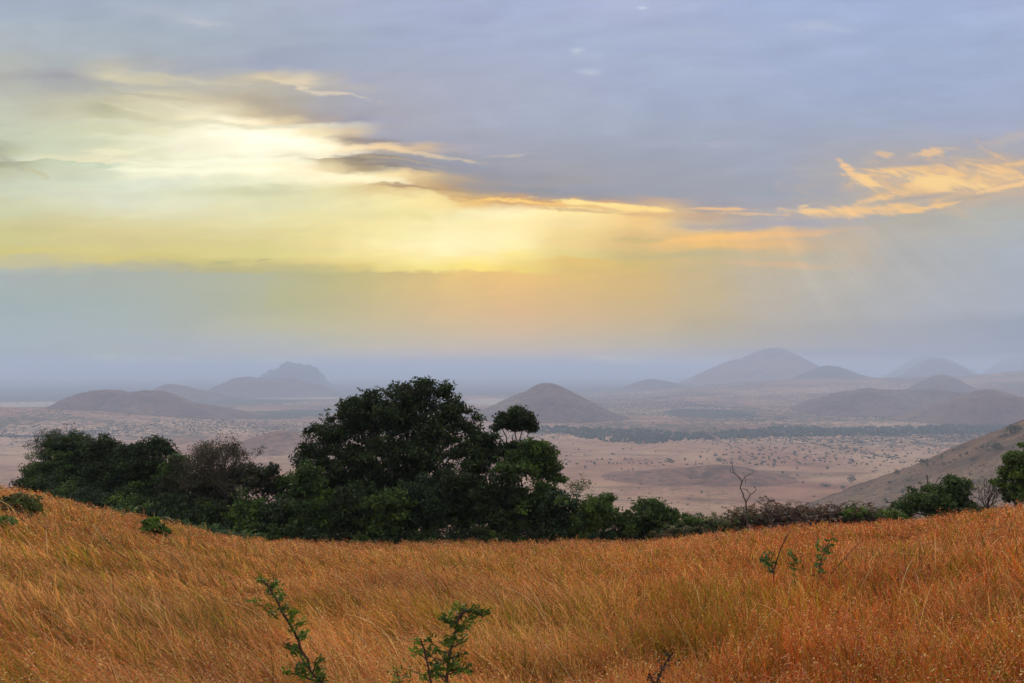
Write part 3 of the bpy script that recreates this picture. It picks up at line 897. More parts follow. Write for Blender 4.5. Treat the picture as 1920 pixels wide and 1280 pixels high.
sticks('dead_tree', 'slender crooked dead tree standing against the pale plain', 'tree', 47, [
    ([(1401, 962), (1398, 940), (1393, 925, .3), (1388, 912, .4), (1392, 900, .2)], .055, .03),
    ([(1392, 902, .2), (1385, 893), (1376, 886, -.3), (1373, 872, -.5), (1371, 862, -.5), (1370, 868, -.4)], .03, .007),
    ([(1392, 900, .2), (1398, 892, .4), (1406, 888, .6), (1413, 885, .7), (1409, 880, .8)], .02, .006),
    ([(1399, 940), (1407, 926, -.4), (1418, 918, -.6), (1413, 910, -.7), (1418, 914, -.6)], .028, .007),
    ([(1407, 926, -.4), (1400, 918, 0), (1393, 914, .2)], .02, .016),
    ([(1376, 886, -.3), (1369, 884, -.4), (1370, 876, -.6)], .014, .006),
    ([(1398, 905, .2), (1397, 895, 0), (1394, 884, 0)], .016, .006)])
sticks('dead_stick', 'straight dead stick rising behind the dark bush', 'stick', 49, [([(1741, 960), (1740, 925), (1740, 905), (1738, 889)], .05, .03)])
sticks('dead_branch', 'curved forked dead branch rising behind the dark bush', 'branch', 49, [
    ([(1752, 965), (1751, 925), (1750, 912), (1755, 902), (1761, 894)], .05, .012), ([(1751, 918), (1758, 910), (1759, 903)], .025, .01)])
sticks('thin_twig', 'thin leafless twig leaning up out of the bracken', 'twig', 47, [([(1555, 965), (1558, 950), (1562, 930)], .018, .006)])

# --- bracken thicket: arching fronds
def bracken(px, py, hw, hh, Y, label, palette, n=60, group='bracken clumps along the crest'):
    c0 = at(px, py + hh, Y); b = np.array([c0[0], Y, gh(c0[0], Y)])
    e = empty('bracken', b); tag(e, label, 'fern', group)
    mpp = Y / F; top = at(px, py - hh, Y)[2]; H = max(top - b[2], .5) * 1.22
    fr = MB(); st = MB()
    for k in range(n):
        a = rng.uniform(-1, 1); p0 = b + np.array([a * hw * mpp, rng.uniform(-.8, .8), -.05])
        h = H * rng.uniform(.55, 1.0) * (1 - .35 * a * a); th = rng.uniform(0, 2 * np.pi); L = rng.uniform(.5, 1.0)
        d = np.array([math.cos(th), math.sin(th), 0])
        s = np.linspace(0, 1, 12)[:, None]
        pts = p0 + np.array([0, 0, 1]) * h * np.sin(s * 1.9) / 1.0 * .98 + d * L * s ** 1.6
        st.tube(pts[::2], np.linspace(.011, .004, 6), 3, C=(.09, .05, .03))
        side = np.cross(d, [0, 0, 1])
        col = np.array(palette[rng.integers(len(palette))]) * rng.uniform(.7, 1.3)
        for sg in (-1, 1):
            for m in range(4, 12):
                ln = .26 * (1 - (m - 4) / 9) * rng.uniform(.8, 1.2)
                q = pts[m] + side * sg * ln * .5 + np.array([0, 0, -.05 * ln])
                dirs = np.repeat((side * sg + d * .4)[None], 2, 0)
                P = q + rng.normal(size=(2, 3)) * .02
                fr.leaves(P, ln * 1.1, .085, col, dirs=dirs)
    st.build('stem', M_bark, e, origin=b, smooth=True)
    fr.build('frond', M_leaf, e, origin=b)


BR = [(.13, .065, .04), (.10, .045, .03), (.17, .11, .07), (.20, .15, .11)]
BG = [(.10, .12, .03), (.14, .13, .05), (.16, .12, .06), (.07, .09, .03)]
for (px, py, hw, hh, pal, lab) in [
    (1275, 993, 40, 10, BG, 'pale green fern clump below the low light green bush'),
    (1345, 985, 40, 14, BG, 'yellow green fern clump left of the dead tree'),
    (1400, 978, 40, 22, BG + BR, 'mixed green and brown fern clump at the foot of the dead tree'),
    (1455, 968, 42, 26, BR, 'tallest red brown bracken clump right of the dead tree'),
    (1510, 970, 42, 20, BR, 'purple brown bracken clump in the middle of the thicket'),
    (1565, 968, 40, 17, BR, 'dark red bracken clump around the thin twig'),
    (1625, 966, 38, 16, BR + BG, 'brown green bracken clump next to the small green bush'),
    (1830, 955, 40, 8, BG, 'low grey green fern clump in front of the leafless shrub')]:
    bracken(px, py, hw, hh, 48.5 if px < 1700 else 46.5, lab, pal, 120)
for (px, py, hw) in [(225, 958, 22), (300, 976, 26), (345, 986, 26), (395, 995, 28), (450, 1004, 26)]:
    bracken(px, py, hw, 7, 49, 'low green fern fringe where the grass meets the left belt', [(.07, .12, .03), (.05, .09, .03), (.12, .16, .04)], 34, 'fern fringe along the left belt')

# ------------------------------------------------------------------ shoots in the foreground grass
def shoot(name, label, stems, Y, leafL=.020, leafc=((.06, .11, .010), (.10, .15, .014), (.04, .07, .008)), tuft=.020, thorn=True, step=.022, nl=20, foot=None, spur=.03):
    f = stems[0][0][0]; p = at(f[0], f[1], Y)
    b = np.array([p[0], Y, gh(p[0], Y)]) if foot is None else np.asarray(foot, float)
    e = empty(name, b); tag(e, label, 'plant', 'green shoots in the tall grass')
    wd = MB(); lf = MB()
    for k, (pts, r0, r1, leafy) in enumerate(stems):
        P = np.array([at(q[0], q[1], Y + (q[2] if len(q) > 2 else 0)) for q in pts])
        if k == 0: P = np.concatenate([[b], P])
        n = len(P); t = np.linspace(0, 1, n); tf = np.linspace(0, 1, n * 4)
        P = np.stack([np.interp(tf, t, P[:, i]) for i in range(3)], -1)
        for _ in range(2): P[1:-1] = (P[:-2] + 2 * P[1:-1] + P[2:]) / 4
        P[1:-1] += rng.normal(size=P[1:-1].shape) * r0 * .3
        wd.tube(P, np.linspace(r0, r1, len(P)), 7)
        seg = np.linalg.norm(np.diff(P, axis=0), axis=1); cs = np.concatenate([[0], np.cumsum(seg)])
        s = 0.0
        while s < cs[-1] and leafy > 0:
            s += step * rng.uniform(.7, 1.4)
            f_ = s / cs[-1]
            if f_ > 1 or (k == 0 and s < seg[:4].sum() * .3): continue
            q = np.array([np.interp(s, cs, P[:, i]) for i in range(3)])
            a = rng.uniform(0, 2 * np.pi)
            d = np.array([math.cos(a), math.sin(a) * .8, .35]); d /= np.linalg.norm(d)
            Ls = spur * rng.uniform(.5, 1.3) * leafy
            wd.tube([q, q + d * Ls], [r1 * .8, r1 * .4], 4)
            if thorn:
                a2 = a + 2; d2 = np.array([math.cos(a2), math.sin(a2), .1]); wd.tube([q, q + d2 * .022], [.0012, .0002], 3)
            c = np.array(leafc[rng.integers(len(leafc))])
            m = int(nl * leafy)
            PP = q + d * Ls * rng.uniform(.5, 1.35, (m, 1)) + rng.normal(size=(m, 3)) * tuft * .55
            lf.leaves(PP, leafL * rng.uniform(.7, 1.3, m), leafL * .36, c * rng.uniform(.7, 1.35, (m, 1)), dirs=np.repeat(d[None], m, 0) + rng.normal(size=(m, 3)) * .5)
    wd.build('stem', M_red, e, origin=b, smooth=True)
    lf.build('foliage', M_leaf, e, origin=b)


Y1 = 2.3
shoot('thorny_shoot', 'tall thorny green shoot leaning left at the bottom of the picture', [
    ([(650, 1330), (610, 1285), (584, 1262), (570, 1225), (552, 1185), (534, 1155), (516, 1120), (504, 1098), (490, 1086)], .0048, .0022, 1.0),
    ([(522, 1160), (498, 1140), (484, 1130)], .002, .001, .5), ([(590, 1275), (540, 1258)], .003, .0015, .9), ([(585, 1270), (592, 1235)], .003, .0015, .9)], Y1, step=.017, nl=30, spur=.034, tuft=.011, leafL=.017)
shoot('thorny_shoot', 'bushy thorny green shoot with a hooked tip right of the leaning one', [
    ([(840, 1330), (838, 1260), (845, 1215), (855, 1180), (858, 1160), (868, 1146), (885, 1144), (905, 1156)], .0055, .003, 1.0),
    ([(815, 1320), (805, 1260), (795, 1215), (788, 1195)], .004, .0015, .9), ([(838, 1260), (868, 1250), (885, 1262)], .003, .0015, 1.0),
    ([(846, 1215), (828, 1205), (822, 1198)], .002, .001, 1.0), ([(852, 1190), (868, 1170), (873, 1160)], .002, .001, 1.0), ([(855, 1165), (842, 1158), (846, 1142)], .002, .001, .9),
    ([(840, 1240), (812, 1232), (800, 1228)], .002, .001, .9)], Y1 + .1, step=.017, nl=30, spur=.036, tuft=.012, leafL=.017)
shoot('thorny_shoot', 'smallest green sprig just left of the bushy hooked shoot', [([(750, 1330), (750, 1285), (745, 1258)], .003, .0015, 1.0)], Y1 + .15, step=.012, nl=16, leafL=.016)
shoot('thorny_shoot', 'dark bare tipped sprig at the bottom edge, right of the middle', [([(1222, 1310), (1236, 1270), (1248, 1240), (1262, 1222)], .005, .002, .8), ([(1230, 1285), (1215, 1262)], .003, .0015, .9)], 2.6, leafc=((.03, .05, .012), (.08, .04, .02)), nl=10)
Y2 = 13.0
LC = ((.03, .085, .015), (.05, .12, .02), (.10, .16, .025))
shoot('sapling', 'leafy sapling with a bare reddish stick rising beside it', [
    ([(1453, 1100), (1451, 1075), (1448, 1060)], .012, .006, .0), ([(1448, 1064), (1438, 1052), (1430, 1050)], .006, .003, 1.0), ([(1449, 1060), (1442, 1045), (1438, 1036)], .006, .003, 1.0),
    ([(1451, 1066), (1460, 1040), (1466, 1022), (1478, 1000), (1482, 990)], .012, .005, .0), ([(1449, 1072), (1436, 1068)], .005, .003, 1.0)], Y2, leafL=.11, leafc=LC, tuft=.05, thorn=False, step=.05, nl=7, spur=.06)
shoot('sapling', 'lighter green sapling in the middle of the three', [
    ([(1490, 1095), (1489, 1065), (1487, 1045), (1485, 1036)], .010, .005, .9), ([(1489, 1060), (1475, 1054)], .005, .003, 1.), ([(1488, 1055), (1503, 1056)], .005, .003, 1.), ([(1487, 1045), (1478, 1037)], .004, .003, 1.)],
      Y2 + .2, leafL=.10, leafc=((.08, .15, .02), (.12, .18, .03)), tuft=.05, thorn=False, step=.07, nl=6, spur=.05)
shoot('sapling', 'tallest sapling, on the right of the three, with a curled brown tip', [
    ([(1534, 1100), (1536, 1070), (1538, 1055), (1543, 1042), (1546, 1030)], .012, .006, .8), ([(1543, 1040), (1556, 1034), (1560, 1030)], .006, .003, 1.1), ([(1544, 1034), (1536, 1022), (1532, 1020)], .006, .003, 1.1),
    ([(1546, 1030), (1555, 1015), (1562, 1006), (1566, 1014)], .006, .003, .5), ([(1537, 1062), (1524, 1058)], .006, .003, 1.1), ([(1546, 1032), (1542, 1018)], .005, .003, 1.2)], Y2 - .1, leafL=.11, leafc=LC, tuft=.05, thorn=False, step=.06, nl=7, spur=.06)
sticks('bare_stick', 'thin bare stick leaning right beside the tallest sapling', 'stick', Y2 + .3, [([(1555, 1078), (1580, 1050), (1602, 1026), (1622, 1008)], .010, .003)], M_red)
shoot('sapling', 'tiny green sprig at the edge of the bracken behind the saplings', [([(1498, 1005), (1500, 992), (1498, 985)], .010, .005, 1.0)], 40, leafL=.13, leafc=LC, tuft=.12, thorn=False, step=.1, nl=20, spur=.15)

# ------------------------------------------------------------------ shrubs and woodland on the plain
def shrub_mesh(name, w, h, n, L, col, seed_lobes=4):
    mb = MB()
    for k in range(seed_lobes):
        c = np.array([rng.uniform(-.3, .3) * w, rng.uniform(-.3, .3) * w, h * rng.uniform(.4, .62)])
        m = n // seed_lobes
        d = rng.normal(size=(m, 3)); d /= np.linalg.norm(d, axis=1)[:, None]
        P = c + d * (rng.uniform(size=(m, 1)) ** .4) * np.array([w * .3, w * .3, h * .36])
        P[:, 2] = np.maximum(P[:, 2], .1)
        mb.leaves(P, L * rng.uniform(.7, 1.3, m), L * .7, np.array(col) * rng.uniform(.7, 1.3, (m, 1)), upbias=.6)
    return mb


def far_cover(name, label, pts, sizes, col, cat):
    """many low-poly bush clumps as one object"""
    n = len(pts)
    base = np.array([[math.cos(a) * r_, math.sin(a) * r_, z] for (r_, z, off) in ((.42, .0, 0), (.5, .38, .5), (.3, .75, 0)) for a in (np.arange(6) + off) * math.pi / 3] + [[0, 0, .92]])
    q = []
    for ring in range(2):
        for k in range(6): q.append([ring * 6 + k, ring * 6 + (k + 1) % 6, ring * 6 + 6 + (k + 1) % 6, ring * 6 + 6 + k])
    t = [[12 + k, 12 + (k + 1) % 6, 18] for k in range(6)]
    nb = len(base)
    rot = rng.uniform(0, 6.28, n)
    B = base[None] * (1 + .28 * rng.normal(size=(n, nb, 1)))
    x = B[..., 0] * np.cos(rot)[:, None] - B[..., 1] * np.sin(rot)[:, None]
    y = B[..., 0] * np.sin(rot)[:, None] + B[..., 1] * np.cos(rot)[:, None]
    V = np.stack([x * sizes[:, None, 0], y * sizes[:, None, 0], B[..., 2] * sizes[:, None, 1]], -1) + pts[:, None, :]
    off = (np.arange(n) * nb)[:, None, None]
    Q = (np.array(q)[None] + off).reshape(-1, 4); T = (np.array(t)[None] + off).reshape(-1, 3)
    C = np.repeat(np.asarray(col)[None] * rng.uniform(.6, 1.4, (n, 1)), nb, 0)
    o = mesh_np(name, V.reshape(-1, 3), [Q, T], M_farleaf, cols=C, smooth=True)
    tag(o, label, cat, kind='stuff')


def scatter_px(n, fx, fy, mask=None):
    """points on the plain drawn evenly over what a distance band covers"""
    px = rng.uniform(*fx, n); py = rng.uniform(*fy, n)
    d = np.stack([(px - 960) / F, np.ones(n), -(py - HORIZ) / F], -1)
    Y_ = PLAIN / d[:, 2]
    x = d[:, 0] * Y_; y = Y_
    for _ in range(3):
        zz = plain_h(x, y); Y_ = zz / d[:, 2]; x = d[:, 0] * Y_; y = Y_
    keep = np.ones(n, bool) if mask is None else mask(px, py, x, y)
    x, y = x[keep], y[keep]
    return np.stack([x, y, ground_h(x, y) - .3], -1)


# woodland strip across the middle distance
def wood_mask(px, py, x, y):
    top = np.interp(px, [990, 1060, 1180, 1300, 1400, 1450, 1560, 1700, 1900, 2000], [797, 797, 803, 812, 805, 799, 801, 797, 794, 790])
    bot = np.interp(px, [990, 1060, 1130, 1200, 1290, 1400, 1480, 1600, 1750, 2000], [806, 812, 826, 831, 824, 818, 819, 817, 813, 810])
    e = 5 * fbm(x / 120, y / 120, 71) + 5 * fbm(x / 420, y / 420, 74)
    ins = np.minimum(py - (top + e), (bot + e * .5) - py)
    return (ins > 0) & (rng.uniform(size=len(px)) < .25 + .75 * sstep(0, 5, ins)) & (rng.uniform(size=len(px)) < sstep(-.75, -.1, fbm(x / 90, y / 160, 79)))


p = scatter_px(9000, (985, 2000), (785, 834), wood_mask)
far_cover('woodland', 'dark blue green belt of woodland across the middle of the plain', p, np.stack([rng.uniform(9, 17, len(p)), rng.uniform(6, 12, len(p))], -1), (.035, .05, .022), 'woodland')


def bush_mask(px, py, x, y):
    dn = fbm(x / 420, y / 600, 73, 4)
    return rng.uniform(size=len(x)) < sstep(-.35, .55, dn) * np.where(px < 700, .4, 1.0) * (1 - .93 * sstep(800, 834, py))


p = scatter_px(100000, (-60, 2000), (716, 870), bush_mask)
far_cover('bushland', 'scattered dark bushes speckling the far plain between the hills', p, np.stack([rng.uniform(3.5, 10, len(p)), rng.uniform(2, 5.5, len(p))], -1), (.060, .062, .040), 'bushes')
p = scatter_px(9000, (-60, 900), (790, 960), bush_mask)
far_cover('bushland', 'dark scrub speckling the near plain on the left behind the trees', p, np.stack([rng.uniform(1.5, 5, len(p)), rng.uniform(.8, 2.5, len(p))], -1), (.075, .068, .045), 'bushes')

protos = [shrub_mesh('shrub', 9, 5.5, 150, 1.1, (.04, .048, .026)), shrub_mesh('shrub', 7, 7, 130, 1.0, (.036, .045, .026), 3), shrub_mesh('shrub', 12, 4.5, 170, 1.2, (.045, .05, .03), 5)]
pm = []


def put_shrub(P, kind, wpx, label, group, cat='shrub', base_w=(9, 7, 12)):
    w = wpx / F * P[1]; s = w / base_w[kind]
    if len([q for q in pm if q[0] == kind]) == 0:
        o = protos[kind].build('shrub', M_leaf); pm.append((kind, o))
    else:
        src = [q[1] for q in pm if q[0] == kind][0]
        o = src.copy(); COL.objects.link(o)
    o.location = (float(P[0]), float(P[1]), float(P[2]) - .2 * s)
    o.rotation_euler = (0, 0, rng.uniform(0, 6.28)); o.scale = (s, s, s * rng.uniform(.85, 1.2))
    for k in ('label', 'category', 'group'):
        if k in o: del o[k]
    tag(o, label, cat, group)


def feet(px, py): return hit(px, py, all_h)


named = [
    (1548, 912, 2, 24, 'widest dark shrub clump on the near plain left of the hillside'),
    (1598, 905, 1, 20, 'tall pointed dark tree on the near plain beside the wide clump'),
    (1581, 916, 0, 12, 'small shrub between the wide clump and the tall pointed tree'),
    (1862, 845, 0, 30, 'large grey shrub standing on the brown hillside'),
    (1898, 813, 0, 36, 'dark shrub on the crest of the hillside at the right edge'),
    (1732, 868, 2, 26, 'low dark shrub clump where the hillside meets the plain'),
    (1611, 830, 2, 16, 'dark shrub just in front of the woodland belt'),
    (1681, 890, 1, 13, 'umbrella shaped shrub left of the hillside foot'),
    (1255, 868, 0, 16, 'dark bush on the left shoulder of the crater mound'),
    (1352, 866, 0, 20, 'dark bush on the right rim of the crater mound')]
for (px, py, k, w, lab) in named:
    if 'crater mound' in lab:
        Q_ = at(px, py, 1890); Q_[2] += 0.0; put_shrub(Q_, k, w, lab, None)
    else:
        put_shrub(feet(px, py), k, w, lab, None)
gp = 'scattered shrubs on the near plain'
spots = [(1690, 868, 8), (1706, 884, 9), (1552, 880, 9), (1526, 865, 8), (1550, 852, 7), (1497, 868, 7), (1515, 856, 6), (1560, 831, 10), (1690, 831, 9), (1666, 860, 7), (1648, 924, 10),
         (1226, 891, 9), (1290, 898, 12), (1120, 862, 7), (1165, 880, 6), (1105, 905, 7), (1180, 935, 8), (1259, 944, 7), (1225, 905, 7), (1235, 902, 6), (1495, 892, 6), (1467, 888, 8), (1412, 902, 9), (1424, 898, 8),
         (1638, 885, 7), (1700, 898, 8), (1695, 878, 6), (1746, 860, 9), (1755, 866, 7), (1620, 845, 6), (1585, 848, 6), (1655, 846, 6), (1600, 866, 6), (1450, 876, 6), (1433, 858, 6), (1400, 850, 6), (1370, 838, 6), (1330, 842, 5)]
rs = np.random.default_rng(5)
for _ in range(140):
    spots.append((rs.uniform(1050, 1750), 815 + 140 * rs.uniform() ** .8, rs.uniform(3.0, 6.5)))
for q in spots:
    P = feet(q[0], q[1])
    if P[1] < 1200: continue
    put_shrub(P, int(rng.integers(3)), q[2], 'small dark shrub dotting the pale near plain', gp)
gp = 'shrubs on the brown hillside'
hs = [(1812, 852, 8), (1832, 842, 7), (1790, 862, 9), (1780, 868, 8), (1770, 873, 9), (1800, 856, 6), (1892, 884, 8), (1820, 890, 10), (1840, 818 + 22, 8), (1880, 862, 7), (1765, 905, 8), (1720, 918, 9), (1736, 890, 6), (1692, 925, 11), (1660, 940, 10), (1850, 900, 9), (1900, 840, 7), (1875, 820, 9), (1895, 812, 7), (1885, 818, 12)]
for _ in range(30): hs.append((rs.uniform(1640, 1915), rs.uniform(840, 955), rs.uniform(4, 8)))
for q in hs:
    P = feet(q[0], q[1])
    if P[1] > 1340: continue
    put_shrub(P, int(rng.integers(3)), q[2], 'small grey green shrub growing on the brown hillside', gp)

px_ = rng.uniform(1440, 2000, 9000); py_ = rng.uniform(790, 985, 9000)
SP = spur_grid
ii = rng.integers(5, SP[0].shape[0] - 5, 16000); jj = rng.integers(5, SP[0].shape[1] - 5, 16000)
pp = np.stack([SP[0][ii, jj] + rng.uniform(-3, 3, 16000), SP[1][ii, jj] + rng.uniform(-3, 3, 16000), SP[2][ii, jj]], -1)
pp[:, 2] = all_h(pp[:, 0], pp[:, 1])
keep = (pp[:, 2] > ground_h(pp[:, 0], pp[:, 1]) + 1) & (pp[:, 2] < -5) & (rng.uniform(size=16000) < .15 + .85 * sstep(-.2, .4, fbm(pp[:, 0] / 60, pp[:, 1] / 60, 88)))
pp = pp[keep]; pp[:, 2] -= .2
far_cover('scrub', 'low tufts and scrub speckling the brown hillside', pp, np.stack([rng.uniform(.8, 2.6, len(pp)), rng.uniform(.5, 1.6, len(pp))], -1), (.07, .062, .036), 'scrub')

# ------------------------------------------------------------------ haze
HZ = 61500.; zb, zt = PLAIN - 40, HZT
V = [(x, y, z) for z in (zb, zt) for x, y in ((-HZ, -HZ), (HZ, -HZ), (HZ, HZ), (-HZ, HZ))]
Q = np.array([[0, 3, 2, 1], [4, 5, 6, 7], [0, 1, 5, 4], [1, 2, 6, 5], [2, 3, 7, 6], [3, 0, 4, 7]])
m = bpy.data.materials.new('haze_air'); m.use_nodes = True
n = NT(m.node_tree)
pv = n.new('ShaderNodeVolumePrincipled')
pv.inputs['Color'].default_value = (.665, .765, .95, 1)
pv.inputs['Density'].default_value = SIG
pv.inputs['Anisotropy'].default_value = .03
out = n.new('ShaderNodeOutputMaterial'); n.l.new(pv.outputs[0], out.inputs['Volume'])
hz = mesh_np('haze', V, [Q], m)
tag(hz, 'blue grey haze thickening toward the horizon', 'haze', kind='stuff')

# ------------------------------------------------------------------ sun and sky
SUN_AZ = math.atan((515 - 960) / F); SUN_EL = math.atan((HORIZ - 250) / F * math.cos(SUN_AZ))
sun_d = bpy.data.lights.new('sun', 'SUN'); sun = bpy.data.objects.new('sun', sun_d); COL.objects.link(sun)
sdir = np.array([math.sin(SUN_AZ) * math.cos(SUN_EL), math.cos(SUN_AZ) * math.cos(SUN_EL), math.sin(SUN_EL)])
from mathutils import Vector
sun.rotation_euler = Vector(sdir).to_track_quat('Z', 'Y').to_euler()
sun_d.energy = 1.1; sun_d.angle = R(16); sun_d.color = (1.0, .86, .66)

world = bpy.data.worlds.new('World'); sc.world = world; world.use_nodes = True
n = NT(world.node_tree)
tc = n.new('ShaderNodeTexCoord'); G = tc.outputs['Generated']
sep = n.new('ShaderNodeSeparateXYZ'); n.l.new(G, sep.inputs[0])
gx_, gy_, gz_ = sep.outputs
ysafe = n.math('MAXIMUM', gy_, .12)
U = n.math('DIVIDE', gx_, ysafe); Vv = n.math('DIVIDE', gz_, ysafe)
UV = n.comb(U, Vv, 0)

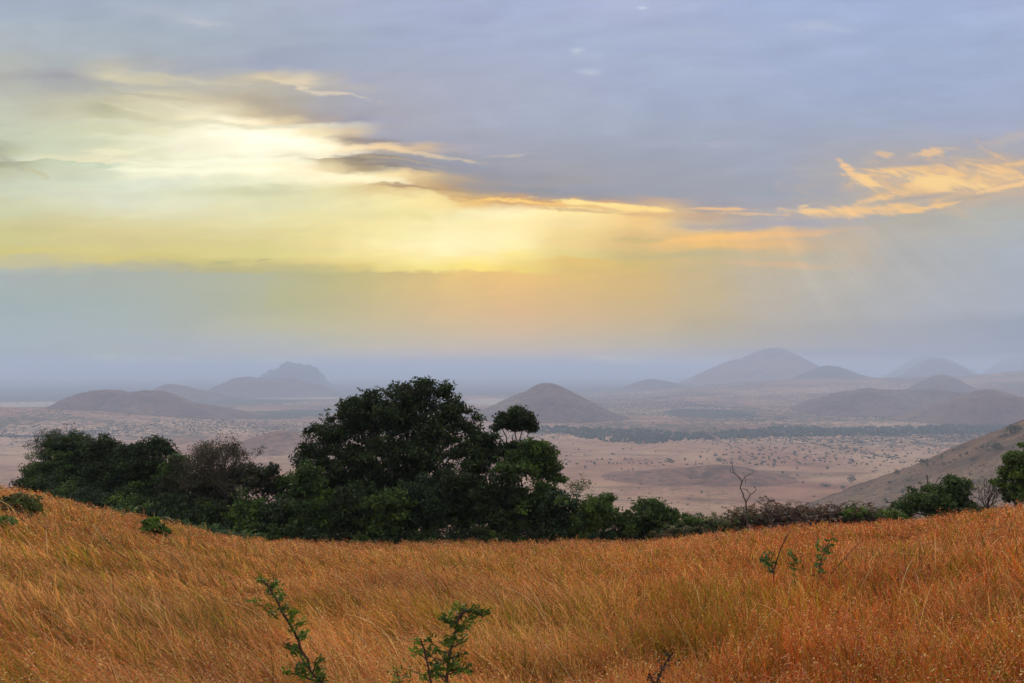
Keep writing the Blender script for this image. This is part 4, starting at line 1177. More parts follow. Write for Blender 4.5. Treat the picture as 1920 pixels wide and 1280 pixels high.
H_AIR = (.376, .413, .503)
CAL = None
HTAB = [[[0.64,0.708,0.693],[0.661,0.732,0.723],[0.541,0.562,0.502],[0.631,0.632,0.596],[0.512,0.49,0.434],[0.611,0.605,0.55],[0.818,0.844,0.792],[0.849,0.909,0.855],[0.778,0.815,0.723],[0.768,0.818,0.673],[0.783,0.836,0.71],[0.714,0.781,0.659],[0.677,0.753,0.678],[0.611,0.706,0.645],[0.487,0.576,0.467],[0.638,0.762,0.787],[0.489,0.621,0.583],[0.385,0.517,0.519],[0.304,0.39,0.308],[0.31,0.419,0.44],[0.189,0.254,0.207],[0.181,0.217,0.184],[0.144,0.169,0.175]],[[0.518,0.521,0.694],[0.503,0.464,0.549],[0.53,0.448,0.484],[0.781,0.719,0.762],[0.796,0.727,0.767],[0.893,0.822,0.809],[1.129,1.093,1.06],[1.084,1.051,0.991],[0.985,0.943,0.868],[0.869,0.834,0.816],[0.863,0.841,0.877],[0.797,0.782,0.77],[0.717,0.721,0.729],[0.599,0.605,0.616],[0.452,0.471,0.509],[0.474,0.514,0.575],[0.503,0.552,0.606],[0.527,0.606,0.635],[0.468,0.541,0.585],[0.332,0.387,0.396],[0.338,0.377,0.45],[0.246,0.27,0.33],[0.338,0.361,0.441]],[[0.375,0.373,0.584],[0.592,0.546,0.669],[0.497,0.55,0.766],[0.888,0.824,0.775],[0.97,0.89,0.78],[1.009,0.914,0.747],[1.195,1.073,0.842],[1.2,1.104,0.906],[1.028,0.935,0.818],[0.925,0.848,0.836],[0.871,0.823,0.849],[0.591,0.546,0.592],[0.583,0.555,0.653],[0.473,0.453,0.564],[0.412,0.404,0.522],[0.294,0.298,0.353],[0.45,0.506,0.623],[0.428,0.478,0.575],[0.261,0.289,0.406],[0.27,0.294,0.345],[0.33,0.379,0.509],[0.149,0.151,0.218],[0.267,0.284,0.367]],[[0.453,0.529,0.696],[0.741,0.787,0.767],[0.331,0.408,0.734],[0.686,0.709,0.853],[0.78,0.752,0.749],[0.925,0.916,0.929],[0.812,0.852,0.984],[0.501,0.582,0.841],[0.939,0.891,0.91],[0.844,0.759,0.645],[0.539,0.506,0.53],[0.512,0.488,0.536],[0.436,0.417,0.46],[0.414,0.408,0.49],[0.42,0.415,0.551],[0.284,0.299,0.348],[0.493,0.542,0.67],[0.406,0.458,0.618],[0.282,0.314,0.418],[0.227,0.249,0.326],[0.427,0.494,0.622],[0.265,0.288,0.351],[0.452,0.517,0.644]],[[0.511,0.532,0.669],[0.367,0.364,0.589],[0.848,0.832,0.807],[1.02,0.978,0.9],[0.965,0.925,0.915],[1.034,0.966,0.9],[1.064,0.978,0.895],[1.2,1.093,0.973],[0.923,0.891,0.933],[0.695,0.676,0.832],[0.623,0.58,0.628],[0.587,0.554,0.637],[0.472,0.461,0.548],[0.441,0.448,0.589],[0.426,0.448,0.565],[0.323,0.337,0.401],[0.418,0.457,0.546],[0.344,0.392,0.532],[0.259,0.275,0.344],[0.303,0.328,0.441],[0.427,0.476,0.574],[0.432,0.487,0.608],[0.393,0.447,0.522]],[[0.595,0.636,0.739],[0.58,0.607,0.695],[0.877,0.882,0.895],[0.821,0.836,0.87],[0.988,0.968,0.969],[0.932,0.922,0.981],[1.049,1.007,0.987],[1.067,0.987,0.948],[0.982,0.892,0.86],[0.958,0.889,0.903],[0.746,0.701,0.757],[0.6,0.577,0.665],[0.548,0.537,0.638],[0.431,0.437,0.513],[0.439,0.452,0.53],[0.581,0.628,0.706],[0.415,0.464,0.545],[0.329,0.362,0.469],[0.502,0.562,0.662],[0.358,0.399,0.456],[0.418,0.469,0.563],[0.492,0.563,0.688],[0.399,0.446,0.525]],[[0.606,0.638,0.719],[0.734,0.751,0.835],[0.935,0.944,0.988],[0.583,0.586,0.725],[0.722,0.696,0.743],[0.977,0.947,0.966],[1.095,1.077,1.113],[1.2,1.192,1.107],[1.149,1.086,0.981],[0.933,0.892,0.898],[0.648,0.636,0.69],[0.526,0.511,0.573],[0.547,0.527,0.582],[0.501,0.504,0.543],[0.673,0.707,0.799],[0.677,0.73,0.845],[0.351,0.389,0.485],[0.356,0.387,0.478],[0.576,0.656,0.781],[0.363,0.423,0.5],[0.335,0.366,0.448],[0.467,0.532,0.628],[0.405,0.456,0.55]],[[0.596,0.576,0.651],[0.654,0.711,0.82],[0.906,0.922,1.016],[0.925,0.944,1.033],[0.292,0.381,0.592],[0.34,0.353,0.47],[0.697,0.844,0.798],[1.2,1.2,1.2],[1.2,1.2,1.2],[1.2,1.2,0.947],[0.761,0.689,0.595],[0.626,0.605,0.602],[0.635,0.644,0.677],[0.668,0.673,0.707],[0.78,0.826,0.894],[0.563,0.6,0.688],[0.263,0.283,0.356],[0.323,0.364,0.455],[0.474,0.545,0.658],[0.394,0.438,0.547],[0.323,0.354,0.432],[0.409,0.474,0.543],[0.373,0.433,0.505]],[[0.648,0.711,0.769],[0.686,0.704,0.711],[0.592,0.596,0.638],[0.805,0.782,0.785],[0.836,0.804,0.909],[1.2,1.2,1.2],[1.2,1.2,1.2],[1.2,1.2,1.016],[0.761,0.632,0.665],[0.745,0.616,0.634],[0.778,0.751,0.785],[0.654,0.63,0.659],[0.672,0.65,0.657],[0.73,0.733,0.755],[0.813,0.847,0.912],[0.515,0.537,0.6],[0.243,0.251,0.344],[0.338,0.378,0.462],[0.42,0.487,0.619],[0.416,0.455,0.574],[0.325,0.349,0.399],[0.439,0.487,0.543],[0.405,0.454,0.494]],[[0.621,0.627,0.693],[0.725,0.722,0.797],[0.75,0.752,0.817],[0.372,0.377,0.646],[0.894,0.837,0.774],[0.564,0.645,0.579],[0.376,0.505,0.618],[0.376,0.689,0.732],[0.697,0.701,0.945],[0.614,0.725,0.948],[0.902,0.848,0.782],[0.75,0.715,0.705],[0.72,0.738,0.77],[0.787,0.813,0.876],[0.792,0.831,0.911],[0.492,0.529,0.59],[0.271,0.295,0.383],[0.371,0.416,0.509],[0.376,0.435,0.589],[0.343,0.397,0.555],[0.369,0.437,0.533],[0.497,0.582,0.719],[0.448,0.535,0.657]],[[0.488,0.503,0.624],[0.619,0.607,0.711],[0.681,0.672,0.808],[0.777,0.761,0.767],[1.017,0.961,0.87],[0.608,0.839,0.76],[0.374,0.537,0.857],[0.374,0.537,0.768],[0.714,0.845,0.873],[1.2,1.196,1.158],[1.058,0.944,0.763],[0.852,0.778,0.66],[0.726,0.713,0.722],[0.699,0.712,0.805],[0.686,0.701,0.783],[0.47,0.51,0.617],[0.399,0.447,0.581],[0.343,0.392,0.51],[0.335,0.373,0.484],[0.475,0.539,0.657],[0.535,0.595,0.673],[0.501,0.567,0.629],[0.551,0.62,0.723]],[[0.662,0.702,0.832],[0.594,0.579,0.697],[0.685,0.693,0.782],[0.762,0.746,0.792],[0.72,0.676,0.729],[0.805,0.879,0.845],[0.372,0.525,0.754],[0.372,0.546,0.697],[0.47,0.545,0.739],[0.421,0.518,0.741],[0.347,0.511,0.843],[0.417,0.588,0.886],[0.634,0.688,0.771],[0.576,0.591,0.662],[0.535,0.583,0.684],[0.55,0.594,0.723],[0.436,0.492,0.601],[0.393,0.451,0.57],[0.358,0.412,0.501],[0.506,0.567,0.691],[0.453,0.53,0.613],[0.488,0.555,0.64],[0.579,0.643,0.75]],[[0.1,0.1,0.1],[0.1,0.279,0.585],[0.1,0.346,0.703],[0.982,0.981,1.057],[1.016,0.936,1.075],[0.878,0.774,0.932],[0.696,0.739,0.825],[1.2,1.121,1.006],[0.1,0.1,0.1],[0.1,0.1,0.1],[0.787,0.767,0.673],[0.71,0.692,0.736],[0.737,0.717,0.783],[0.62,0.613,0.671],[0.593,0.593,0.647],[0.565,0.59,0.669],[0.387,0.426,0.519],[0.383,0.431,0.54],[0.433,0.486,0.58],[0.487,0.553,0.631],[0.458,0.522,0.593],[0.533,0.577,0.654],[0.507,0.572,0.688]],[[1.148,1.2,1.2],[0.794,0.683,0.784],[0.893,0.66,0.726],[0.372,0.365,0.518],[0.567,0.545,0.66],[0.485,0.415,0.626],[0.586,0.632,0.732],[0.787,0.605,0.704],[1.2,1.2,1.2],[1.2,1.2,1.2],[0.979,0.891,0.909],[0.835,0.817,0.799],[0.734,0.716,0.782],[0.659,0.691,0.826],[0.627,0.659,0.777],[0.559,0.602,0.708],[0.383,0.434,0.543],[0.383,0.438,0.56],[0.435,0.492,0.599],[0.476,0.549,0.648],[0.432,0.51,0.61],[0.509,0.565,0.667],[0.487,0.56,0.695]],[[0.578,0.619,0.766],[0.544,0.552,0.719],[0.434,0.407,0.624],[0.357,0.345,0.568],[0.423,0.411,0.619],[0.706,0.696,0.792],[0.466,0.791,0.924],[0.678,1.045,0.942],[1.101,1.026,1.03],[1.2,1.168,1.085],[1.142,1.051,0.917],[1.018,0.943,0.884],[0.843,0.808,0.781],[0.72,0.705,0.688],[0.607,0.628,0.681],[0.542,0.582,0.692],[0.424,0.471,0.583],[0.319,0.365,0.505],[0.456,0.506,0.628],[0.491,0.549,0.656],[0.44,0.514,0.628],[0.447,0.513,0.629],[0.409,0.482,0.617]],[[0.398,0.401,0.565],[0.528,0.522,0.691],[0.559,0.541,0.656],[0.593,0.554,0.635],[0.764,0.695,0.767],[1.006,0.922,0.882],[1.108,0.979,0.891],[0.873,0.816,0.776],[0.55,0.734,0.675],[0.383,0.508,0.634],[0.629,0.654,0.803],[0.781,0.791,0.894],[0.664,0.716,0.857],[0.626,0.689,0.782],[0.545,0.579,0.668],[0.575,0.634,0.771],[0.411,0.474,0.607],[0.397,0.456,0.602],[0.369,0.427,0.565],[0.315,0.388,0.551],[0.505,0.578,0.707],[0.498,0.563,0.686],[0.429,0.498,0.625]],[[0.392,0.392,0.546],[0.546,0.548,0.67],[0.557,0.542,0.688],[0.571,0.539,0.697],[0.938,0.889,0.898],[1.048,0.986,0.954],[1.137,1.067,0.968],[0.883,0.813,0.846],[0.67,0.636,0.809],[0.796,0.833,0.944],[0.959,0.977,0.974],[0.868,0.934,0.929],[0.903,0.929,0.874],[0.743,0.72,0.75],[0.706,0.606,0.561],[0.791,0.647,0.576],[0.616,0.579,0.594],[0.477,0.52,0.656],[0.406,0.434,0.539],[0.377,0.438,0.588],[0.356,0.459,0.623],[0.49,0.566,0.694],[0.404,0.491,0.625]],[[0.472,0.51,0.667],[0.368,0.377,0.578],[0.46,0.444,0.576],[0.591,0.558,0.659],[0.891,0.854,0.781],[0.976,0.918,0.835],[0.832,0.77,0.809],[0.81,0.751,0.804],[0.718,0.687,0.774],[0.674,0.659,0.772],[0.675,0.663,0.754],[0.672,0.705,0.761],[0.523,0.567,0.757],[0.498,0.674,0.899],[0.56,0.774,0.898],[0.408,0.662,0.865],[0.497,0.573,0.643],[0.569,0.593,0.62],[0.401,0.472,0.598],[0.41,0.475,0.623],[0.387,0.465,0.603],[0.44,0.513,0.637],[0.394,0.467,0.599]],[[0.513,0.527,0.667],[0.385,0.398,0.619],[0.518,0.523,0.668],[0.862,0.828,0.81],[0.894,0.861,0.841],[0.779,0.744,0.835],[0.787,0.73,0.811],[0.791,0.748,0.836],[0.868,0.824,0.874],[0.719,0.706,0.83],[0.674,0.687,0.843],[0.777,0.766,0.867],[0.548,0.547,0.693],[0.473,0.498,0.582],[0.402,0.564,0.572],[0.255,0.383,0.596],[0.234,0.393,0.698],[0.35,0.498,0.688],[0.427,0.491,0.648],[0.448,0.52,0.627],[0.37,0.449,0.603],[0.411,0.471,0.605],[0.39,0.453,0.588]],[[0.472,0.511,0.687],[0.54,0.554,0.683],[0.718,0.709,0.758],[0.78,0.741,0.76],[0.743,0.705,0.776],[0.806,0.757,0.808],[0.848,0.798,0.815],[0.822,0.769,0.809],[0.832,0.789,0.822],[0.625,0.622,0.772],[0.678,0.679,0.781],[0.635,0.671,0.771],[0.538,0.61,0.724],[0.502,0.535,0.72],[0.48,0.642,0.754],[0.325,0.403,0.594],[0.239,0.396,0.674],[0.466,0.485,0.585],[0.478,0.498,0.514],[0.379,0.438,0.541],[0.379,0.45,0.631],[0.283,0.354,0.53],[0.359,0.408,0.544]],[[0.613,0.636,0.724],[0.647,0.662,0.732],[0.664,0.669,0.753],[0.655,0.65,0.755],[0.689,0.683,0.788],[0.783,0.754,0.792],[0.809,0.773,0.819],[0.868,0.819,0.836],[0.776,0.756,0.835],[0.735,0.725,0.814],[0.607,0.604,0.766],[0.53,0.489,0.704],[0.382,0.617,0.723],[0.386,0.669,0.734],[0.396,0.571,0.667],[0.288,0.404,0.673],[0.293,0.453,0.673],[0.286,0.424,0.652],[0.242,0.393,0.616],[0.316,0.417,0.587],[0.331,0.418,0.586],[0.287,0.373,0.539],[0.37,0.413,0.539]],[[0.602,0.61,0.685],[0.62,0.63,0.692],[0.72,0.715,0.745],[0.632,0.636,0.737],[0.764,0.747,0.785],[0.75,0.738,0.799],[0.777,0.75,0.8],[0.756,0.732,0.795],[0.713,0.7,0.796],[0.66,0.655,0.739],[0.43,0.509,0.655],[0.456,0.64,0.704],[0.314,0.574,0.669],[0.353,0.465,0.642],[0.327,0.383,0.594],[0.316,0.435,0.656],[0.355,0.471,0.658],[0.359,0.476,0.684],[0.207,0.409,0.693],[0.303,0.421,0.613],[0.4,0.463,0.612],[0.345,0.405,0.553],[0.406,0.457,0.589]],[[0.448,0.514,0.785],[0.506,0.544,0.743],[0.615,0.619,0.707],[0.657,0.646,0.726],[0.657,0.646,0.751],[0.635,0.623,0.765],[0.725,0.658,0.764],[0.678,0.631,0.762],[0.679,0.647,0.739],[0.622,0.589,0.711],[0.661,0.648,0.743],[0.617,0.641,0.707],[0.398,0.425,0.533],[0.515,0.562,0.607],[0.404,0.465,0.688],[0.366,0.373,0.585],[0.552,0.582,0.671],[0.436,0.501,0.647],[0.346,0.439,0.629],[0.367,0.434,0.595],[0.48,0.531,0.65],[0.38,0.431,0.56],[0.369,0.401,0.514]],[[0.492,0.538,0.67],[0.499,0.543,0.72],[0.556,0.594,0.789],[0.596,0.621,0.792],[0.651,0.662,0.807],[0.721,0.71,0.812],[0.711,0.706,0.794],[0.705,0.7,0.792],[0.616,0.624,0.763],[0.619,0.629,0.778],[0.73,0.686,0.75],[0.505,0.544,0.699],[0.5,0.553,0.713],[0.386,0.494,0.665],[0.501,0.532,0.7],[0.363,0.484,0.711],[0.455,0.53,0.691],[0.438,0.505,0.655],[0.359,0.443,0.619],[0.344,0.413,0.578],[0.464,0.516,0.634],[0.377,0.43,0.561],[0.376,0.409,0.518]],[[0.52,0.525,0.603],[0.562,0.579,0.665],[0.615,0.636,0.711],[0.623,0.646,0.746],[0.66,0.675,0.8],[0.706,0.717,0.821],[0.712,0.723,0.831],[0.679,0.677,0.785],[0.599,0.629,0.757],[0.601,0.646,0.792],[0.524,0.526,0.7],[0.378,0.351,0.655],[0.48,0.417,0.663],[0.375,0.353,0.672],[0.474,0.437,0.702],[0.493,0.542,0.68],[0.4,0.479,0.681],[0.458,0.51,0.649],[0.382,0.458,0.614],[0.303,0.377,0.539],[0.423,0.479,0.596],[0.394,0.444,0.567],[0.394,0.436,0.548]],[[0.562,0.567,0.636],[0.626,0.618,0.656],[0.666,0.645,0.668],[0.678,0.647,0.659],[0.726,0.68,0.67],[0.745,0.694,0.672],[0.783,0.722,0.686],[0.742,0.693,0.715],[0.775,0.717,0.745],[0.755,0.722,0.759],[0.71,0.712,0.742],[0.712,0.74,0.735],[0.546,0.631,0.715],[0.586,0.651,0.685],[0.51,0.606,0.682],[0.455,0.534,0.671],[0.416,0.515,0.672],[0.467,0.525,0.652],[0.436,0.487,0.598],[0.321,0.388,0.536],[0.408,0.464,0.587],[0.42,0.47,0.585],[0.405,0.448,0.554]],[[0.512,0.525,0.61],[0.534,0.536,0.616],[0.549,0.548,0.625],[0.567,0.558,0.626],[0.595,0.587,0.654],[0.629,0.614,0.666],[0.631,0.613,0.665],[0.638,0.62,0.675],[0.626,0.614,0.674],[0.616,0.609,0.674],[0.568,0.58,0.667],[0.55,0.568,0.654],[0.515,0.549,0.646],[0.51,0.543,0.637],[0.471,0.525,0.63],[0.441,0.502,0.632],[0.426,0.486,0.619],[0.41,0.47,0.603],[0.414,0.464,0.584],[0.414,0.464,0.584],[0.402,0.454,0.573],[0.42,0.468,0.585],[0.403,0.448,0.558]],[[0.478,0.493,0.593],[0.494,0.508,0.606],[0.504,0.513,0.604],[0.514,0.521,0.603],[0.546,0.546,0.627],[0.5,0.517,0.605],[0.5,0.517,0.605],[0.5,0.517,0.605],[0.5,0.517,0.605],[0.5,0.517,0.605],[0.503,0.526,0.629],[0.497,0.525,0.626],[0.486,0.519,0.623],[0.454,0.504,0.622],[0.451,0.504,0.613],[0.43,0.488,0.614],[0.412,0.472,0.61],[0.486,0.519,0.623],[0.486,0.519,0.623],[0.486,0.519,0.623],[0.486,0.519,0.623],[0.486,0.519,0.623],[0.486,0.519,0.623]],[[0.435,0.467,0.574],[0.443,0.475,0.58],[0.452,0.478,0.578],[0.464,0.487,0.58],[0.475,0.497,0.596],[0.455,0.482,0.58],[0.455,0.482,0.58],[0.455,0.482,0.58],[0.455,0.482,0.58],[0.455,0.482,0.58],[0.47,0.495,0.598],[0.458,0.487,0.593],[0.448,0.483,0.59],[0.442,0.483,0.6],[0.438,0.477,0.591],[0.426,0.468,0.586],[0.415,0.461,0.584],[0.448,0.483,0.593],[0.448,0.483,0.593],[0.448,0.483,0.593],[0.448,0.483,0.593],[0.448,0.483,0.593],[0.448,0.483,0.593]],[[0.409,0.453,0.573],[0.412,0.456,0.576],[0.405,0.448,0.571],[0.409,0.452,0.567],[0.415,0.455,0.57],[0.407,0.452,0.571],[0.407,0.452,0.571],[0.407,0.452,0.571],[0.407,0.452,0.571],[0.407,0.452,0.571],[0.404,0.448,0.571],[0.405,0.451,0.567],[0.401,0.449,0.569],[0.405,0.453,0.575],[0.398,0.449,0.575],[0.394,0.444,0.564],[0.396,0.441,0.562],[0.404,0.449,0.571],[0.404,0.449,0.571],[0.404,0.449,0.571],[0.404,0.449,0.571],[0.404,0.449,0.571],[0.404,0.449,0.571]],[[0.379,0.427,0.548],[0.378,0.426,0.549],[0.372,0.422,0.546],[0.37,0.421,0.546],[0.373,0.422,0.544],[0.372,0.423,0.546],[0.372,0.423,0.546],[0.372,0.423,0.546],[0.372,0.423,0.546],[0.372,0.423,0.546],[0.372,0.424,0.546],[0.37,0.423,0.543],[0.378,0.428,0.553],[0.377,0.427,0.548],[0.373,0.423,0.545],[0.372,0.421,0.546],[0.373,0.423,0.542],[0.373,0.423,0.546],[0.373,0.423,0.546],[0.373,0.423,0.546],[0.373,0.423,0.546],[0.373,0.423,0.546],[0.373,0.423,0.546]]]  #HTAB


def pre(px, py, lin, cap=2.2):
    u_, v_ = uv(px, py)
    el_ = math.atan(max(v_, .004) / math.hypot(u_, 1))
    T_ = math.exp(-SIG * min(HZT / math.sin(el_), 61500))
    H_ = H_AIR
    if HTAB is not None:
        fx = float(np.interp(px, COLS, range(len(COLS)))); fy = float(np.interp(py, [r_[0] for r_ in ROWS], range(len(ROWS))))
        i0 = min(int(fx), len(COLS) - 2); j0 = min(int(fy), len(ROWS) - 2); a = fx - i0; b = fy - j0
        t_ = np.array(HTAB)
        H_ = (t_[j0, i0] * (1 - a) + t_[j0, i0 + 1] * a) * (1 - b) + (t_[j0 + 1, i0] * (1 - a) + t_[j0 + 1, i0 + 1] * a) * b
    return tuple(min(max((l - h * (1 - T_)) / max(T_, .02), .02), cap) for l, h in zip(lin, H_))


#SKYTABLE
COLS = [0, 120, 200, 280, 360, 420, 480, 540, 600, 660, 720, 780, 840, 900, 960, 1080, 1200, 1320, 1440, 1560, 1680, 1800, 1920]
_MC = [0, 240, 480, 600, 720, 840, 960, 1200, 1440, 1680, 1920]
_MAIN = [
 (0,   [(164,177,194),(165,178,195),(170,181,198),(170,180,201),(169,179,203),(168,179,206),(168,180,210),(175,185,212),(165,180,212),(163,178,212),(165,178,210)]),
 (80,  [(176,184,190),(170,180,190),(166,176,192),(165,175,194),(165,175,198),(166,176,201),(168,178,204),(169,180,208),(165,178,208),(163,177,208),(162,176,206)]),
 (160, [(182,184,176),(190,188,174),(190,184,170),(184,180,178),(172,175,190),(170,175,194),(170,177,198),(166,176,201),(165,177,205),(160,174,204),(164,176,205)]),
 (230, [(196,200,180),(214,212,184),(238,232,202),(225,216,190),(170,170,180),(168,172,188),(167,174,193),(165,174,194),(163,172,194),(163,172,194),(165,172,195)]),
 (300, [(205,210,182),(225,224,192),(252,250,222),(240,230,195),(168,162,158),(160,162,172),(163,166,178),(160,165,180),(163,169,186),(174,170,172),(174,170,172)]),
 (360, [(206,212,184),(222,228,200),(218,220,182),(230,226,176),(226,204,150),(195,168,128),(165,158,154),(162,162,170),(162,166,178),(186,176,164),(184,176,168)]),
 (420, [(208,208,158),(219,218,166),(227,225,168),(236,229,166),(246,236,170),(252,243,182),(253,242,180),(238,203,140),(182,172,170),(180,176,168),(176,180,182)]),
 (480, [(206,200,142),(213,205,142),(216,210,142),(230,218,148),(246,234,162),(254,243,180),(250,230,150),(206,186,130),(196,182,154),(178,178,178),(170,178,188)]),
 (520, [(170,180,178),(174,181,170),(182,184,156),(190,186,142),(208,192,128),(230,200,108),(234,198,100),(212,184,128),(190,180,162),(178,178,178),(168,176,188)]),
 (580, [(165,178,182),(168,180,180),(178,181,164),(186,182,150),(200,185,132),(212,186,116),(216,184,110),(202,180,142),(185,178,168),(175,177,182),(168,175,190)]),
 (612, [(167,180,186),(169,180,184),(178,181,170),(185,183,160),(196,186,146),(205,187,136),(208,185,132),(196,181,152),(183,178,173),(174,176,184),(167,174,190)]),
 (640, [(167,179,190),(169,179,188),(174,180,184),(178,181,178),(190,185,163),(197,186,157),(198,185,155),(187,181,168),(178,177,180),(171,174,187),(166,172,190)]),
 (665, [(168,178,190),(169,178,189),(172,179,187),(175,180,184),(179,181,180),(182,181,176),(182,181,175),(176,178,180),(168,174,188),(165,172,189),(162,170,190)]),
 (692, [(172,181,188),(174,181,187),(178,181,184),(180,182,182),(184,182,179),(184,182,178),(184,182,178),(180,180,181),(176,177,186),(171,174,188),(166,173,190)]),
]
_SPARSE = {
 120: {0:(180,184,180),120:(172,178,182),200:(188,186,176),280:(178,180,180),360:(170,175,184),480:(165,172,188),600:(166,174,192),720:(167,175,196)},
 148: {0:(180,180,172),120:(168,168,170),200:(204,199,177),280:(202,196,174),360:(190,186,175),420:(192,186,172),480:(204,192,170),540:(216,202,178),600:(186,182,180),660:(171,174,190)},
 180: {0:(190,192,180),120:(192,190,172),200:(196,192,168),280:(212,204,176),360:(208,199,172),420:(204,193,166),480:(186,176,158),540:(178,171,162),600:(171,170,175),660:(170,172,184)},
 205: {0:(196,198,180),120:(198,196,172),200:(190,188,162),280:(215,210,180),360:(226,218,188),420:(225,215,184),480:(210,196,166),540:(186,175,158),600:(172,167,170),660:(169,169,180)},
 222: {0:(197,202,182),120:(204,203,178),200:(203,201,173),280:(213,209,179),360:(236,228,196),420:(248,240,208),480:(250,238,204),540:(228,210,174),600:(188,176,166),660:(168,168,178),720:(168,170,184)},
 243: {0:(198,205,183),120:(207,210,182),200:(212,212,182),280:(226,223,190),360:(245,240,210),420:(253,249,220),480:(255,254,228),540:(255,251,220),600:(246,228,188),660:(214,196,170),720:(171,170,182),780:(168,170,184)},
 264: {0:(196,202,178),120:(206,212,184),200:(212,215,186),280:(230,228,198),360:(246,243,216),420:(253,250,223),480:(255,254,229),540:(255,254,227),600:(252,242,205),660:(190,172,148),720:(166,162,170),780:(168,168,180)},
 284: {0:(190,194,166),120:(208,213,186),200:(222,222,190),280:(232,230,198),360:(245,242,212),420:(251,249,221),480:(255,254,228),540:(255,253,224),600:(254,246,208),660:(252,232,190),720:(238,210,170),780:(206,184,160),840:(176,170,176),900:(166,168,182)},
 302: {0:(184,188,156),120:(206,212,184),200:(211,218,190),280:(236,235,204),360:(243,241,212),420:(249,247,218),480:(253,251,223),540:(250,245,212),600:(206,192,160),660:(164,155,138),720:(165,160,154),780:(162,160,164),840:(160,162,172)},
 320: {0:(196,200,172),120:(206,212,186),200:(216,222,194),280:(242,242,211),360:(248,246,217),420:(251,249,218),480:(254,252,219),540:(252,246,208),600:(236,218,174),660:(184,168,136),720:(166,157,146),780:(158,155,156),840:(156,156,166),900:(158,160,172)},
 341: {0:(205,212,187),120:(210,218,192),200:(216,224,198),280:(226,232,207),360:(230,234,206),420:(234,236,204),480:(240,240,205),540:(249,245,207),600:(253,246,204),660:(254,244,196),720:(246,224,172),780:(218,194,152),840:(184,168,148),900:(166,158,156),960:(162,160,164)},
 380: {200:(220,227,197),360:(226,230,194),480:(226,228,184),600:(231,228,177),720:(244,234,172),780:(248,234,168),840:(246,226,160),900:(234,198,132),960:(212,174,122),1080:(222,180,126),1200:(196,172,150),1320:(164,162,170)},
 400: {0:(206,212,172),240:(222,225,184),480:(228,228,178),600:(233,229,170),780:(240,230,165),900:(250,240,184),960:(254,245,188),1080:(252,232,164),1200:(238,202,140),1320:(188,168,152),1440:(176,171,172)},
 440: {0:(207,206,149),200:(215,211,154),480:(223,218,157),600:(234,225,160),720:(248,238,172),840:(254,247,188),960:(254,245,184),1080:(240,216,150),1200:(222,192,136),1320:(232,192,134),1440:(214,184,148),1560:(190,178,164),1680:(182,178,172)},
 458: {0:(206,204,147),200:(213,207,147),480:(219,213,149),600:(233,223,156),720:(251,241,176),840:(255,248,192),960:(254,244,178),1080:(238,214,148),1200:(218,190,134),1320:(236,192,128),1440:(222,186,142)},
 492: {0:(196,194,158),200:(208,200,140),420:(204,198,138),540:(214,204,142),660:(234,218,146),780:(250,237,164),900:(253,234,154),1080:(226,196,120)},
 511: {0:(174,183,178),200:(180,184,166),420:(186,184,146),540:(192,188,144),660:(212,198,138),780:(238,220,142),900:(246,220,134),1080:(222,192,118)},
}


def _mk():
    ys = [r_[0] for r_ in _MAIN]; m_ = np.array([r_[1] for r_ in _MAIN], float)
    allc = np.stack([np.stack([np.interp(COLS, _MC, m_[j_, :, k_]) for k_ in range(3)], -1) for j_ in range(len(ys))])
    rows = {y_: allc[j_] for j_, y_ in enumerate(ys)}
    for y_, d_ in _SPARSE.items():
        b_ = np.stack([[np.interp(y_, ys, allc[:, c_, k_]) for k_ in range(3)] for c_ in range(len(COLS))])
        xs_ = sorted(d_)
        v_ = np.stack([np.interp(COLS, xs_, [d_[x_][k_] for x_ in xs_]) for k_ in range(3)], -1)
        C_ = np.array(COLS, float)
        w_ = np.clip(1 - (C_ - xs_[-1]) / 150, 0, 1) * np.clip(1 - (xs_[0] - C_) / 150, 0, 1)
        rows[y_] = b_ * (1 - w_[:, None]) + v_ * w_[:, None]
    for y_ in rows:      # a touch warmer in the glow
        g_ = np.exp(-((y_ - 430) / 75.0) ** 2)
        w_ = np.interp(COLS, [0, 200, 900, 1300], [.6, 1, .6, 0])
        rows[y_][:, 1] -= 6.5 * g_ * w_; rows[y_][:, 0] += 1.5 * g_ * w_
        g2 = np.exp(-((y_ - 570) / 45.0) ** 2) * np.interp(COLS, [400, 640, 1100, 1400], [0, 1, 1, 0])
        rows[y_][:, 0] += 4 * g2; rows[y_][:, 1] += 3 * g2; rows[y_][:, 2] -= 10 * g2
    return [(y_, [tuple(c_) for c_ in rows[y_]]) for y_ in sorted(rows)]


ROWS = _mk()
CORR = None
